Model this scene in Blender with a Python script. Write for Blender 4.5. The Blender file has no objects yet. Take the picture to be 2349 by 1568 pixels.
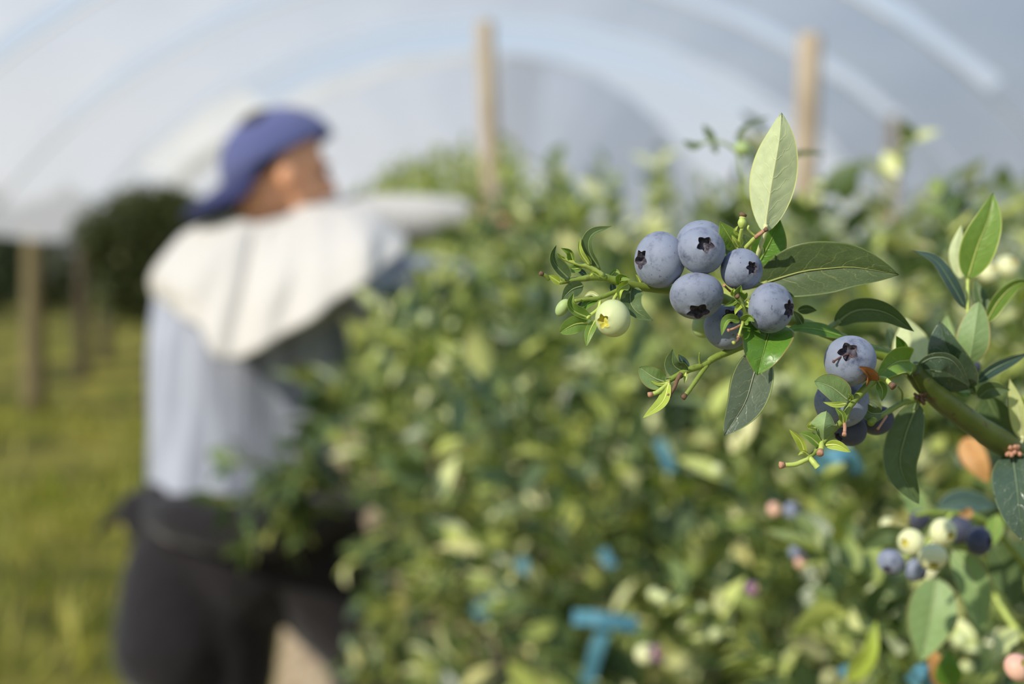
import bpy, bmesh, math, random
import numpy as np
from mathutils import Vector, Matrix, Euler, Quaternion

# ------------------------------------------------------------------ camera, sky, sun, exposure
scn = bpy.context.scene
COL = scn.collection
CAM_LOC = Vector((0, 0, 1.25))
FPX = 2349 * 50 / 36
CAM_ROT = Euler((math.radians(90 - 2.53), 0, 0)).to_matrix()
cd = bpy.data.cameras.new('camera'); cam = bpy.data.objects.new('camera', cd); COL.objects.link(cam)
cd.lens = 50; cd.sensor_width = 36; cd.clip_start = 0.02; cd.clip_end = 400
cam.location = CAM_LOC; cam.rotation_euler = CAM_ROT.to_euler()
cd.dof.use_dof = True; cd.dof.focus_distance = 0.527; cd.dof.aperture_fstop = 5.2
scn.camera = cam

world = bpy.data.worlds.new('sky'); scn.world = world; world.use_nodes = True
wn = world.node_tree; wn.nodes.clear()
w_out = wn.nodes.new('ShaderNodeOutputWorld'); w_bg = wn.nodes.new('ShaderNodeBackground')
w_tc = wn.nodes.new('ShaderNodeTexCoord'); w_sep = wn.nodes.new('ShaderNodeSeparateXYZ')
w_ramp = wn.nodes.new('ShaderNodeValToRGB')
wn.links.new(w_tc.outputs['Generated'], w_sep.inputs[0]); wn.links.new(w_sep.outputs['Z'], w_ramp.inputs[0])
wn.links.new(w_ramp.outputs[0], w_bg.inputs[0]); wn.links.new(w_bg.outputs[0], w_out.inputs[0])
e = w_ramp.color_ramp.elements
e[0].position = 0.0; e[0].color = (0.86, 0.87, 0.89, 1)
e[1].position = 0.9; e[1].color = (0.30, 0.47, 0.80, 1)
x = e.new(0.09); x.color = (0.78, 0.84, 0.91, 1)
x = e.new(0.17); x.color = (0.70, 0.83, 0.99, 1)
w_bg.inputs[1].default_value = 0.80

sd = bpy.data.lights.new('sun', 'SUN'); sun = bpy.data.objects.new('sun', sd); COL.objects.link(sun)
sd.energy = 4.5; sd.angle = math.radians(0.6); sd.color = (1.0, 0.93, 0.80)
SUN_TO = Vector((-0.60, -0.57, 0.54)).normalized()
sun.rotation_euler = SUN_TO.to_track_quat('Z', 'Y').to_euler()

scn.view_settings.view_transform = 'Standard'; scn.view_settings.look = 'None'
scn.view_settings.exposure = 0.0; scn.view_settings.gamma = 1; scn.view_settings.use_curve_mapping = False

# ------------------------------------------------------------------ helpers
def P(px, py, d):
    """point of the place that the photograph's pixel shows at camera depth d"""
    return CAM_LOC + CAM_ROT @ Vector(((px - 1174.5) / FPX * d, -(py - 784) / FPX * d, -d))
def CV(x, y, z):
    """direction: right, up, towards the camera"""
    return CAM_ROT @ Vector((x, y, z))
def s2l(r, g, b):
    f = lambda c: c / 12.92 if c <= 0.04045 else ((c + 0.055) / 1.055) ** 2.4
    return (f(r / 255), f(g / 255), f(b / 255), 1)
ORG = {}
def tag(o, label=None, cat=None, group=None, kind=None):
    if label: o['label'] = label
    if cat: o['category'] = cat
    if group: o['group'] = group
    if kind: o['kind'] = kind
    return o
def empty(name, loc):
    o = bpy.data.objects.new(name, None); COL.objects.link(o); o.location = loc
    o.empty_display_size = 0.02; ORG[o.name] = Vector(loc); return o
class MB:
    def __init__(s): s.v = []; s.f = []; s.m = []; s.uv = []
    def add(s, verts, faces, mat=0, uvs=None):
        n = len(s.v); s.v += [Vector(p) for p in verts]
        for i, f in enumerate(faces):
            s.f.append([n + k for k in f]); s.m.append(mat if isinstance(mat, int) else mat[i])
            s.uv.append([uvs[k] for k in f] if uvs else [(0, 0)] * len(f))
    def tube(s, pts, rad, seg=10, mat=0, cap=True):
        pts = [Vector(p) for p in pts]; n = len(pts)
        if not hasattr(rad, '__len__'): rad = [rad] * n
        V = []; ref = Vector((0.13, 0.31, 0.94))
        uv = []
        for i in range(n):
            t = (pts[min(i + 1, n - 1)] - pts[max(i - 1, 0)]).normalized()
            a = (ref - t * ref.dot(t)).normalized(); b = t.cross(a); ref = a
            for k in range(seg):
                an = 2 * math.pi * k / seg
                V.append(pts[i] + (a * math.cos(an) + b * math.sin(an)) * rad[i]); uv.append((i / (n - 1), k / seg))
        F = [(i * seg + k, i * seg + (k + 1) % seg, (i + 1) * seg + (k + 1) % seg, (i + 1) * seg + k) for i in range(n - 1) for k in range(seg)]
        if cap: F += [tuple(range(seg))[::-1], tuple((n - 1) * seg + k for k in range(seg))]
        s.add(V, F, mat, uv)
    def ell(s, c, r, rot=None, mat=0, seg=20, rings=12):
        c = Vector(c); rot = rot or Matrix.Identity(3); V = [c + rot @ Vector((0, 0, r[2]))]
        for i in range(1, rings):
            th = math.pi * i / rings
            for k in range(seg):
                a = 2 * math.pi * k / seg
                V.append(c + rot @ Vector((r[0] * math.sin(th) * math.cos(a), r[1] * math.sin(th) * math.sin(a), r[2] * math.cos(th))))
        V.append(c + rot @ Vector((0, 0, -r[2])))
        F = [(0, 1 + k, 1 + (k + 1) % seg) for k in range(seg)]
        for i in range(rings - 2):
            b = 1 + i * seg
            F += [(b + k, b + seg + k, b + seg + (k + 1) % seg, b + (k + 1) % seg) for k in range(seg)]
        b = 1 + (rings - 2) * seg; l = len(V) - 1
        F += [(b + k, l, b + (k + 1) % seg) for k in range(seg)]
        s.add(V, F, mat)
    def caps(s, pts, rad, seg=16, mat=0):
        """tapered limb: a tube with a ball at every joint"""
        pts = catmull(pts, 4); n = len(pts); k = len(rad)
        r = [np.interp(i / (n - 1) * (k - 1), range(k), rad) for i in range(n)]
        s.tube(pts, r, seg, mat)
        s.ell(pts[0], (r[0],) * 3, mat=mat, seg=seg); s.ell(pts[-1], (r[-1],) * 3, mat=mat, seg=seg)
    def box(s, c, h, rot=None, mat=0):
        c = Vector(c); rot = rot or Matrix.Identity(3)
        V = [c + rot @ Vector((x * h[0], y * h[1], z * h[2])) for x in (-1, 1) for y in (-1, 1) for z in (-1, 1)]
        s.add(V, [(0, 1, 3, 2), (4, 6, 7, 5), (0, 4, 5, 1), (2, 3, 7, 6), (0, 2, 6, 4), (1, 5, 7, 3)], mat)
    def build(s, name, mats, parent=None, loc=None, smooth=True):
        if parent is not None: o0 = ORG[parent.name]
        elif loc is not None: o0 = Vector(loc)
        else: o0 = sum(s.v, Vector()) / len(s.v)
        me = bpy.data.meshes.new(name)
        me.from_pydata([tuple(p - o0) for p in s.v], [], s.f)
        for m in (mats if isinstance(mats, (list, tuple)) else [mats]): me.materials.append(m)
        me.polygons.foreach_set('material_index', s.m)
        if smooth: me.polygons.foreach_set('use_smooth', [True] * len(s.f))
        ul = me.uv_layers.new(name='uv')
        ul.data.foreach_set('uv', [c for f in s.uv for q in f for c in q])
        me.update()
        o = bpy.data.objects.new(name, me); COL.objects.link(o); ORG[o.name] = Vector(o0)
        if parent is not None: o.parent = parent
        else: o.location = o0
        return o
def catmull(pts, n=5):
    pts = [Vector(p) for p in pts]
    if len(pts) == 2: return [pts[0].lerp(pts[1], i / (2 * n)) for i in range(2 * n + 1)]
    out = []; q = [pts[0] * 2 - pts[1]] + pts + [pts[-1] * 2 - pts[-2]]
    for i in range(1, len(q) - 2):
        a, b, c, d = q[i - 1:i + 3]
        for k in range(n):
            t = k / n
            out.append(0.5 * ((2 * b) + (c - a) * t + (2 * a - 5 * b + 4 * c - d) * t * t + (3 * b - a - 3 * c + d) * t ** 3))
    out.append(pts[-1]); return out
def remesh(o, voxel, smooth=6):
    m = o.modifiers.new('remesh', 'REMESH'); m.mode = 'VOXEL'; m.voxel_size = voxel; m.use_smooth_shade = True
    if smooth:
        m = o.modifiers.new('smooth', 'SMOOTH'); m.factor = 0.5; m.iterations = smooth
    return o

# ------------------------------------------------------------------ materials
class NT:
    def __init__(s, name):
        s.mat = bpy.data.materials.new(name); s.mat.use_nodes = True; s.t = s.mat.node_tree; s.t.nodes.clear()
        s.out = s.n('OutputMaterial')
    def n(s, kind, **kw):
        nd = s.t.nodes.new('ShaderNode' + kind)
        for k, v in kw.items(): setattr(nd, k, v)
        return nd
    def l(s, a, b): s.t.links.new(a, b)
    def val(s, sock, v):
        if hasattr(v, 'is_output'): s.l(v, sock)
        else: sock.default_value = v
    def math(s, op, a, b=None, c=None):
        nd = s.n('Math', operation=op); s.val(nd.inputs[0], a)
        if b is not None: s.val(nd.inputs[1], b)
        if c is not None: s.val(nd.inputs[2], c)
        return nd.outputs[0]
    def mix(s, f, a, b, blend='MIX'):
        nd = s.n('Mix', data_type='RGBA', blend_type=blend); s.val(nd.inputs[0], f); s.val(nd.inputs[6], a); s.val(nd.inputs[7], b)
        return nd.outputs[2]
    def noise(s, scale, detail=4, rough=0.55, vec=None, coord='Object'):
        nd = s.n('TexNoise'); nd.inputs['Scale'].default_value = scale; nd.inputs['Detail'].default_value = detail; nd.inputs['Roughness'].default_value = rough
        if vec is None: vec = s.n('TexCoord').outputs[coord]
        s.l(vec, nd.inputs['Vector']); return nd.outputs[0]
    def ramp(s, f, stops):
        nd = s.n('ValToRGB'); s.l(f, nd.inputs[0]); el = nd.color_ramp.elements
        while len(el) < len(stops): el.new(0.5)
        for k, (p, c) in enumerate(stops):
            el[k].position = p; el[k].color = c if len(c) == 4 else (*c, 1)
        return nd.outputs[0]
    def bump(s, h, strength=0.3, dist=0.001):
        nd = s.n('Bump'); nd.inputs['Strength'].default_value = strength; nd.inputs['Distance'].default_value = dist
        s.l(h, nd.inputs['Height']); return nd.outputs[0]
    def pbr(s, col, rough=0.6, normal=None, spec=0.5, trans=None, tw=0.3, sss=0, sheen=0):
        p = s.n('BsdfPrincipled'); s.val(p.inputs['Base Color'], col); s.val(p.inputs['Roughness'], rough)
        p.inputs['Specular IOR Level'].default_value = spec
        if sss: p.inputs['Subsurface Weight'].default_value = sss; p.inputs['Subsurface Radius'].default_value = (0.004, 0.004, 0.003); p.inputs['Subsurface Scale'].default_value = 0.5
        if sheen: p.inputs['Sheen Weight'].default_value = sheen
        if normal is not None: s.l(normal, p.inputs['Normal'])
        if trans is not None:
            t = s.n('BsdfTranslucent'); s.val(t.inputs[0], trans)
            if normal is not None: s.l(normal, t.inputs['Normal'])
            mx = s.n('MixShader'); mx.inputs[0].default_value = tw; s.l(p.outputs[0], mx.inputs[1]); s.l(t.outputs[0], mx.inputs[2])
            s.l(mx.outputs[0], s.out.inputs[0])
        else: s.l(p.outputs[0], s.out.inputs[0])
        return s.mat
def plain(name, col, rough=0.7, var=0.25, scale=40, bump=0.2, spec=0.3):
    t = NT(name); nz = t.noise(scale)
    c2 = tuple(c * (1 - var) for c in col[:3]) + (1,)
    return t.pbr(t.mix(nz, c2, col), rough, t.bump(nz, bump, 0.001), spec)
LEAFM = {}; VEINC = {}
def leafmat(key, base, vein, edge=None, rough=0.42, dust=0.15, spec=0.4, tw=0.25):
    """leaf skin: pale midrib and branching side veins, a thin light rim and fine dust specks"""
    if key in LEAFM: return LEAFM[key]
    base, vein = s2l(*base), s2l(*vein); VEINC[key] = vein; edge = s2l(*edge) if edge else vein
    t = NT('leaf_' + key); uv = t.n('TexCoord').outputs['UV']
    sep = t.n('SeparateXYZ'); t.l(uv, sep.inputs[0]); u, v = sep.outputs[0], sep.outputs[1]
    av = t.math('ABSOLUTE', t.math('SUBTRACT', t.math('MULTIPLY', v, 2.0), 1.0))
    wob = t.noise(7, 2, coord='UV')
    k = t.math('ADD', t.math('SUBTRACT', t.math('MULTIPLY', u, 7.0), t.math('MULTIPLY', t.math('POWER', av, 0.8), 1.7)), t.math('MULTIPLY', wob, 0.9))
    fr = t.math('ABSOLUTE', t.math('SUBTRACT', t.math('FRACT', k), 0.5))
    side = t.math('MULTIPLY', t.math('SMOOTH_MAX', t.math('SUBTRACT', 1.0, t.math('MULTIPLY', fr, 13.0)), 0.0, 0.1), t.math('SUBTRACT', 1.0, av))
    mid = t.math('SUBTRACT', 1.0, t.math('MULTIPLY', av, 22.0)); mid = t.math('MAXIMUM', mid, 0.0)
    vn = t.n('TexVoronoi', feature='DISTANCE_TO_EDGE'); vn.inputs['Scale'].default_value = 16; t.l(uv, vn.inputs['Vector'])
    net = t.math('MULTIPLY', t.math('LESS_THAN', vn.outputs[0], 0.035), 0.18)
    vm = t.math('MINIMUM', t.math('ADD', t.math('MAXIMUM', mid, t.math('MULTIPLY', side, 0.8)), net), 1.0)
    bl = t.noise(260, 3); big = t.noise(60, 3)
    dark = tuple(c * 0.72 for c in base[:3]) + (1,)
    lite = tuple(min(1, c * 1.3 + 0.006) for c in base[:3]) + (1,)
    c = t.mix(bl, dark, lite); c = t.mix(t.math('MULTIPLY', big, 0.5), c, base)
    c = t.mix(t.math('MULTIPLY', vm, 0.6), c, vein)
    c = t.mix(t.math('MULTIPLY', t.math('GREATER_THAN', av, 0.93), 0.7), c, edge)
    sp = t.n('TexVoronoi'); sp.inputs['Scale'].default_value = 900; t.l(t.n('TexCoord').outputs['Object'], sp.inputs['Vector'])
    spk = t.math('MULTIPLY', t.math('LESS_THAN', sp.outputs[0], 0.16), t.math('GREATER_THAN', t.noise(500, 2), 0.52))
    c = t.mix(t.math('MULTIPLY', spk, dust), c, (0.5, 0.5, 0.42, 1))
    tr = tuple(min(1, x * y) for x, y in zip(lite[:3], (1.5, 1.7, 0.7))) + (1,)
    h = t.math('ADD', t.math('MULTIPLY', vm, -0.6), t.math('MULTIPLY', bl, 0.35))
    LEAFM[key] = t.pbr(c, rough, t.bump(h, 0.35, 0.0006), spec, tr, tw)
    return LEAFM[key]
leafmat('deep', (80, 97, 60), (150, 158, 92), (108, 124, 70))
leafmat('forest', (90, 110, 70), (128, 146, 94), (150, 166, 96))
leafmat('blue', (72, 96, 92), (118, 140, 112), (160, 170, 110), rough=0.36)
leafmat('fresh', (116, 146, 62), (176, 188, 104), (196, 204, 110))
leafmat('bright', (94, 134, 46), (138, 166, 80), (170, 140, 90), rough=0.34)
leafmat('lime', (172, 190, 78), (206, 214, 120), (214, 216, 120))
leafmat('under', (198, 209, 164), (218, 222, 160), (210, 214, 140), rough=0.55, dust=0.05, tw=0.22)
leafmat('sage', (138, 162, 108), (178, 192, 142), (180, 150, 100), rough=0.5, dust=0.05)
leafmat('pale', (206, 214, 160), (226, 228, 180), (214, 190, 140), rough=0.55, dust=0.03, tw=0.4)
leafmat('gloss', (70, 90, 72), (112, 132, 104), (120, 136, 88), rough=0.25, dust=0.6, spec=0.7)
leafmat('orange', (204, 158, 104), (190, 126, 70), (150, 90, 50))
leafmat('rust', (172, 118, 62), (150, 96, 60), (120, 80, 50))
leafmat('dusty', (92, 106, 84), (150, 156, 130), (190, 204, 120), rough=0.36, dust=0.5, spec=0.7)
def stemmat(name, c1, c2, c3):
    t = NT(name); u = t.n('SeparateXYZ'); t.l(t.n('TexCoord').outputs['UV'], u.inputs[0])
    nz = t.noise(300, 3); streak = t.noise(90, 2)
    c = t.mix(t.math('MULTIPLY', streak, 0.8), s2l(*c1), s2l(*c2))
    c = t.mix(t.math('GREATER_THAN', nz, 0.64), c, s2l(*c3))
    return t.pbr(c, 0.5, t.bump(nz, 0.4, 0.0004), 0.4)
STEM = stemmat('green_stem', (112, 132, 50), (140, 156, 70), (112, 122, 56))
WOODY = stemmat('thick_stem', (68, 84, 32), (90, 100, 40), (74, 70, 36))
PALESTEM = stemmat('pale_stem', (166, 184, 88), (190, 204, 110), (170, 170, 90))
BROWN = plain('dry_brown', s2l(128, 100, 78), 0.8, 0.5, 500, 0.6)
PINKB = plain('rosy_stub', s2l(196, 146, 118), 0.7, 0.4, 500, 0.5)
BARK = plain('bark', s2l(96, 78, 56), 0.85, 0.5, 120, 0.8)

def berrymat(name, bloom, skin, amount=0.58):
    t = NT(name); ob = t.n('ObjectInfo'); tc = t.n('TexCoord').outputs['Object']
    ad = t.n('VectorMath', operation='ADD'); t.l(tc, ad.inputs[0]); t.l(ob.outputs['Random'], ad.inputs[1])
    v = ad.outputs[0]
    big = t.noise(130, 5, 0.6, v); fine = t.noise(1900, 3, 0.6, v); mid = t.noise(420, 4, 0.65, v)
    m = t.math('ADD', t.math('MULTIPLY', big, 0.9), t.math('MULTIPLY', mid, 0.35))
    m = t.math('ADD', m, t.math('MULTIPLY', fine, 0.18))
    c = t.ramp(m, [(amount - 0.2, skin), (amount - 0.06, tuple(a * 0.45 + b * 0.55 for a, b in zip(skin[:3], bloom[:3]))), (amount + 0.06, bloom), (0.95, tuple(min(1, x * 1.12) for x in bloom[:3]))])
    scr = t.noise(700, 2, 0.5, v); c = t.mix(t.math('MULTIPLY', t.math('GREATER_THAN', scr, 0.70), 0.55), c, skin)
    return t.pbr(c, 0.62, t.bump(t.math('ADD', fine, mid), 0.12, 0.0005), 0.3, sss=0.0, sheen=0.1)
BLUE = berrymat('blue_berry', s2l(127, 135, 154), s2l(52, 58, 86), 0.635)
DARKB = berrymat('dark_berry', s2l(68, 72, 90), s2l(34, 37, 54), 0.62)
def greenmat(name, a, b):
    t = NT(name); nz = t.noise(90, 3); f = t.noise(900, 3)
    return t.pbr(t.mix(t.math('ADD', t.math('MULTIPLY', nz, 0.8), t.math('MULTIPLY', f, 0.2)), s2l(*a), s2l(*b)), 0.5, t.bump(f, 0.1, 0.0004), 0.35, s2l(*b), 0.12)
UNRIPE = greenmat('unripe_berry', (190, 204, 132), (214, 220, 178))
GREENB = greenmat('green_berry', (150, 176, 104), (186, 204, 140))
CREAM = greenmat('cream_berry', (214, 220, 160), (232, 232, 190))
PINK = greenmat('pink_berry', (226, 150, 150), (232, 206, 170))
PURPLE = greenmat('purple_berry', (120, 86, 120), (150, 110, 140))
t = NT('calyx_inside'); nz = t.noise(700, 4)
CALYX = t.pbr(t.ramp(nz, [(0.35, s2l(38, 34, 44)), (0.55, s2l(72, 68, 82)), (0.72, s2l(120, 112, 112))]), 0.7, t.bump(nz, 0.8, 0.001))
t = NT('calyx_green'); nz = t.noise(500, 3)
CALYXG = t.pbr(t.ramp(nz, [(0.35, s2l(176, 170, 60)), (0.55, s2l(196, 190, 90)), (0.66, s2l(176, 110, 90))]), 0.6)
RIM = plain('calyx_rim', s2l(112, 78, 70), 0.7, 0.5, 600, 0.3)

# ------------------------------------------------------------------ setting: ground, bed, tunnel
def structure(o, kind='structure'): o['kind'] = kind; return o
t = NT('aisle_ground'); a = t.noise(0.9, 6, 0.65); b = t.noise(7, 5, 0.6)
c = t.ramp(a, [(0.36, s2l(58, 62, 30)), (0.46, s2l(96, 98, 38)), (0.54, s2l(150, 142, 62)), (0.62, s2l(92, 102, 34))])  # yellow and dark patches paint sun and partial shade into the grass colour
GROUND = t.pbr(t.mix(t.math('MULTIPLY', b, 0.6), c, s2l(92, 84, 48)), 0.95, t.bump(b, 0.6, 0.03), 0.1)
mb = MB(); N = 80
V = []; F = []
for i in range(N + 1):
    for j in range(N + 1):
        x = -60 + 120 * i / N; y = -10 + 130 * j / N
        q = min(1, max(0, (y - 13.4) / 7)); V.append((x, y, 0.68 * q * q * (3 - 2 * q) + (0.01 * (y - 20) if y > 20 else 0)))
F = [(i * (N + 1) + j, (i + 1) * (N + 1) + j, (i + 1) * (N + 1) + j + 1, i * (N + 1) + j + 1) for i in range(N) for j in range(N)]
mb.add(V, F); structure(mb.build('ground', GROUND, loc=(0, 0, 0)))
ROW = lambda y: 0.46 - 0.13 * (y - 1.1)           # centre line of the picked row
t = NT('bark_mulch'); a = t.noise(14, 6, 0.7); b = t.noise(60, 4)
MULCH = t.pbr(t.ramp(a, [(0.3, s2l(120, 100, 78)), (0.5, s2l(170, 150, 124)), (0.7, s2l(206, 188, 160))]), 0.95, t.bump(t.math('ADD', a, b), 0.8, 0.02), 0.1)
mb = MB(); V = []; F = []; rng = random.Random(3); M = 60; prof = [(-1.0, 0.0), (-0.85, 0.10), (-0.6, 0.2), (-0.25, 0.25), (0.25, 0.25), (0.6, 0.2), (0.85, 0.1), (1.0, 0.0)]
for i in range(M + 1):
    y = 0.2 + 24 * i / M
    for (u, h) in prof: V.append((ROW(y) + u * 0.8 + rng.uniform(-.02, .02), y, h * (0.9 + rng.uniform(-.08, .08)) - (0.02 if h == 0 else 0)))
K = len(prof)
F = [(i * K + k, i * K + k + 1, (i + 1) * K + k + 1, (i + 1) * K + k) for i in range(M) for k in range(K - 1)]
mb.add(V, F); o = structure(mb.build('ground_bed', MULCH, loc=(0, 0, 0)))

def filmmat(name, clear, tint=(0.80, 0.81, 0.83)):
    t = NT(name); tc = t.n('TexCoord').outputs['Object']; mp = t.n('Mapping'); mp.inputs['Scale'].default_value = (1.2, 0.35, 1.2); t.l(tc, mp.inputs[0])
    nz = t.noise(1.6, 5, 0.6, mp.outputs[0])
    d = t.n('BsdfDiffuse'); tr = t.n('BsdfTranslucent'); tp = t.n('BsdfTransparent')
    c = t.mix(nz, tuple(x * 0.86 for x in tint) + (1,), tint + (1,)); t.l(c, d.inputs[0]); t.l(c, tr.inputs[0])
    m1 = t.n('MixShader'); m1.inputs[0].default_value = 0.62; t.l(d.outputs[0], m1.inputs[1]); t.l(tr.outputs[0], m1.inputs[2])
    m2 = t.n('MixShader'); m2.inputs[0].default_value = clear; t.l(m1.outputs[0], m2.inputs[1]); t.l(tp.outputs[0], m2.inputs[2])
    t.l(m2.outputs[0], t.out.inputs[0]); return t.mat
FILM = filmmat('milky_film', 0.34, (0.79, 0.79, 0.82))
FILMW = filmmat('white_film', 0.05, (0.90, 0.89, 0.86))
STEEL = plain('galvanised_steel', s2l(226, 228, 230), 0.4, 0.2, 30, 0.1)
TCX = P(1121, 640, 13.7).x; TR = 4.96; TCZ = 1.25 - 596 * 13.7 / FPX     # hoop circle of the tunnel
def hoop_pt(y, th, r=TR, cx=TCX, cz=TCZ): return Vector((cx + r * math.sin(th), y, cz + r * math.cos(th)))
TH0 = math.acos((1.62 - TCZ) / TR)
def film(name, y0, y1, th0, th1, mat, nt=40, ny=8, r=TR, cx=TCX, cz=TCZ, r1=None, cz1=None, sag=0.03):
    mb = MB(); V = []; rng = random.Random(int(y0 * 100))
    ph = rng.uniform(0, 6)
    for j in range(ny + 1):
        f = j / ny; y = y0 + (y1 - y0) * f
        rr = r + ((r1 or r) - r) * f; zz = cz + ((cz1 if cz1 is not None else cz) - cz) * f
        for i in range(nt + 1):
            th = th0 + (th1 - th0) * i / nt
            V.append(hoop_pt(y, th, rr - sag * math.sin(math.pi * f) + 0.012 * math.sin(th * 37 + ph + f * 3), cx, zz))
    F = [(j * (nt + 1) + i, j * (nt + 1) + i + 1, (j + 1) * (nt + 1) + i + 1, (j + 1) * (nt + 1) + i) for j in range(ny) for i in range(nt)]
    mb.add(V, F); return structure(mb.build(name, mat, loc=(TCX, y0, 0)))
HOOPS = [6.95, 9.1, 11.2, 13.55]
for k in range(3): film('roof_sheet', HOOPS[k] + 0.2, HOOPS[k + 1] - 0.2, -TH0, TH0, FILM)
for k in range(3):
    for sg in (-1, 1): film('roof_sheet', HOOPS[k + 1] - 0.2, HOOPS[k + 1] + (0.2 if k < 2 else 0), min(sg * 0.72, sg * TH0), max(sg * 0.72, sg * TH0), FILM, 14, 2)
film('roof_flap', 13.7, 15.6, -0.76, -0.5, FILMW, 14)
film('roof_sheet', 13.7, 15.6, -TH0, -0.76, FILM, 14)
film('roof_sheet', 15.7, 30.0, -TH0, 0.12, FILM, r=TR, r1=TR)
film('roof_sheet', 15.5, 30.0, 0.0, 1.45, FILM, r=2.55, cz=TCZ + TR - 2.55 - 0.0, r1=2.55, nt=24)
film('roof_flap', 15.1, 16.0, -0.80, 0.02, FILMW, r=TR - 0.06)
for k, y in enumerate([9.1, 11.2, 13.55, 15.6]):
    mb = MB(); pts = [hoop_pt(y, -TH0 + 2 * TH0 * i / 48, TR - 0.05) for i in range(49)]
    o = mb.tube(pts, 0.013, 8) or mb.build('tunnel_hoop', STEEL, loc=(TCX, y, 0))
    tag(o, ['pale steel roof hoop of the tunnel nearest the camera', 'pale steel roof hoop, second of the tunnel from the camera', 'pale steel roof hoop before the wide open sky gap', 'pale steel roof hoop behind the wide open sky gap'][k], 'hoop', 'roof hoops of the tunnel')

# ------------------------------------------------------------------ berries
def berry(name, px, py, d, r, cal, label, group, mat=BLUE, squash=0.86, cmat=CALYX, star=5, away=False, cat='blueberry', seed=0, open_=0.30, style=False):
    """one berry: body with a raised crown around a star-shaped pit; cal = where the photo shows the crown"""
    open_ *= 1.12; rng = random.Random(seed or int(px * 7 + py))
    c = P(px, py, d); R = r / FPX * d
    dx, dy = (cal[0] - px) / r, -(cal[1] - py) / r
    zz = math.sqrt(max(0.02, 1 - min(0.98, dx * dx + dy * dy)))
    ax = CV(dx, dy, -zz if away else zz).normalized()
    q = ax.to_track_quat('Z', 'Y').to_matrix(); SEG = 60; body = []; RI = 30
    ph = rng.uniform(0, 6.28); lob = [rng.uniform(0.8, 1.2) for _ in range(star)]
    def edge(a):            # star outline of the pit
        f = ((a - ph) / (2 * math.pi) * star) % star; k = int(f); w = abs((f - k) - 0.5) * 2
        l = lob[k] if f - k > 0.5 else lob[k]
        return open_ * (0.74 + 0.42 * lob[k] * (1 - w) ** 1.0 * 1.0)
    V = [Vector((0, 0, -R * squash * 0.94))]; rings = []
    al_max = math.asin(min(0.9, open_ * 1.0))
    for i in range(1, RI + 1):
        th = math.pi - (math.pi - al_max * 1.7) * i / RI
        row = []
        for k in range(SEG):
            a = 2 * math.pi * k / SEG
            wob = 1 + 0.012 * math.sin(2 * a + ph) + 0.01 * math.sin(3 * a + ph * 2)
            row.append(Vector((R * math.sin(th) * math.cos(a) * wob, R * math.sin(th) * math.sin(a) * wob, R * squash * math.cos(th))))
        rings.append(row)
    zt = rings[-1][0].z
    for s_, lift in ((0.62, 0.035), (0.3, 0.055), (0.08, 0.085), (0.0, 0.09)):
        row = []
        for k in range(SEG):
            a = 2 * math.pi * k / SEG; e0 = edge(a) * R; r1 = math.hypot(rings[RI - 1][k].x, rings[RI - 1][k].y)
            rr = e0 + (r1 - e0) * s_
            dip = 0.04 * math.sin(star * (a - ph)) if s_ < 0.1 else 0
            zz_ = zt + R * (lift + dip * 0.5) * (0.8) + (R * squash * math.sqrt(max(0, 1 - (rr / R) ** 2)) - zt) * 0.55
            row.append(Vector((rr * math.cos(a), rr * math.sin(a), zz_)))
        rings.append(row)
    for row in rings: V += row
    F = [(0, 1 + (k + 1) % SEG, 1 + k) for k in range(SEG)]
    for i in range(len(rings) - 1):
        b = 1 + i * SEG; F += [(b + k, b + (k + 1) % SEG, b + SEG + (k + 1) % SEG, b + SEG + k) for k in range(SEG)]
    mb = MB(); mb.add([c + q @ p for p in V], F)
    o = mb.build(name, mat, loc=c); tag(o, label, cat, group)
    top = rings[-1]; cup = [top, [Vector((p.x * 0.97, p.y * 0.97, p.z - R * 0.02)) for p in top], [Vector((p.x * 0.85, p.y * 0.85, zt - R * 0.10)) for p in top]]
    cup.append([Vector((math.cos(2 * math.pi * k / SEG) * open_ * 0.62 * R, math.sin(2 * math.pi * k / SEG) * open_ * 0.62 * R, zt - R * 0.17)) for k in range(SEG)])
    cup.append([Vector((math.cos(2 * math.pi * k / SEG) * open_ * 0.25 * R, math.sin(2 * math.pi * k / SEG) * open_ * 0.25 * R, zt - R * 0.13)) for k in range(SEG)])
    V = [p for row in cup for p in row] + [Vector((0, 0, zt - R * 0.12))]
    F = []; mi = []
    for i in range(len(cup) - 1):
        b = i * SEG; F += [(b + k, b + (k + 1) % SEG, b + SEG + (k + 1) % SEG, b + SEG + k) for k in range(SEG)]; mi += [1 if i == 0 else 0] * SEG
    b = (len(cup) - 1) * SEG; F += [(b + k, b + (k + 1) % SEG, len(V) - 1) for k in range(SEG)]; mi += [0] * SEG
    mb = MB(); mb.add([c + q @ p for p in V], F, mi)
    if style:
        s0 = c + q @ Vector((0, 0, zt - R * 0.13)); up = q @ Vector((0, 0, 1))
        s1 = s0 + up * R * 0.22 + CV(-0.25, -0.15, 0) * R; s2 = s1 + CV(-0.35, -0.2, 0.1) * R
        mb.tube(catmull([s0, s1, s2], 5), 0.00035, 6, 1); mb.ell(s2, (0.0006,) * 3, mat=1, seg=8, rings=6)
        s3 = s0 + CV(0.3, -0.25, 0.2) * R; mb.tube([s0, s0.lerp(s3, 0.5), s3], 0.0003, 6, 1); mb.ell(s3, (0.0007,) * 3, mat=1, seg=8, rings=6)
    mb.build('calyx', [cmat, RIM if cmat is CALYX else CALYXG], o)
    return o
G1 = 'ripe berries of the cluster in focus'
berry('blueberry', 1513, 596, 0.530, 66, (1456, 596), 'dusty blue berry at the outer end of the cluster, crown facing sideways', G1, squash=0.80, star=5, seed=4)
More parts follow.
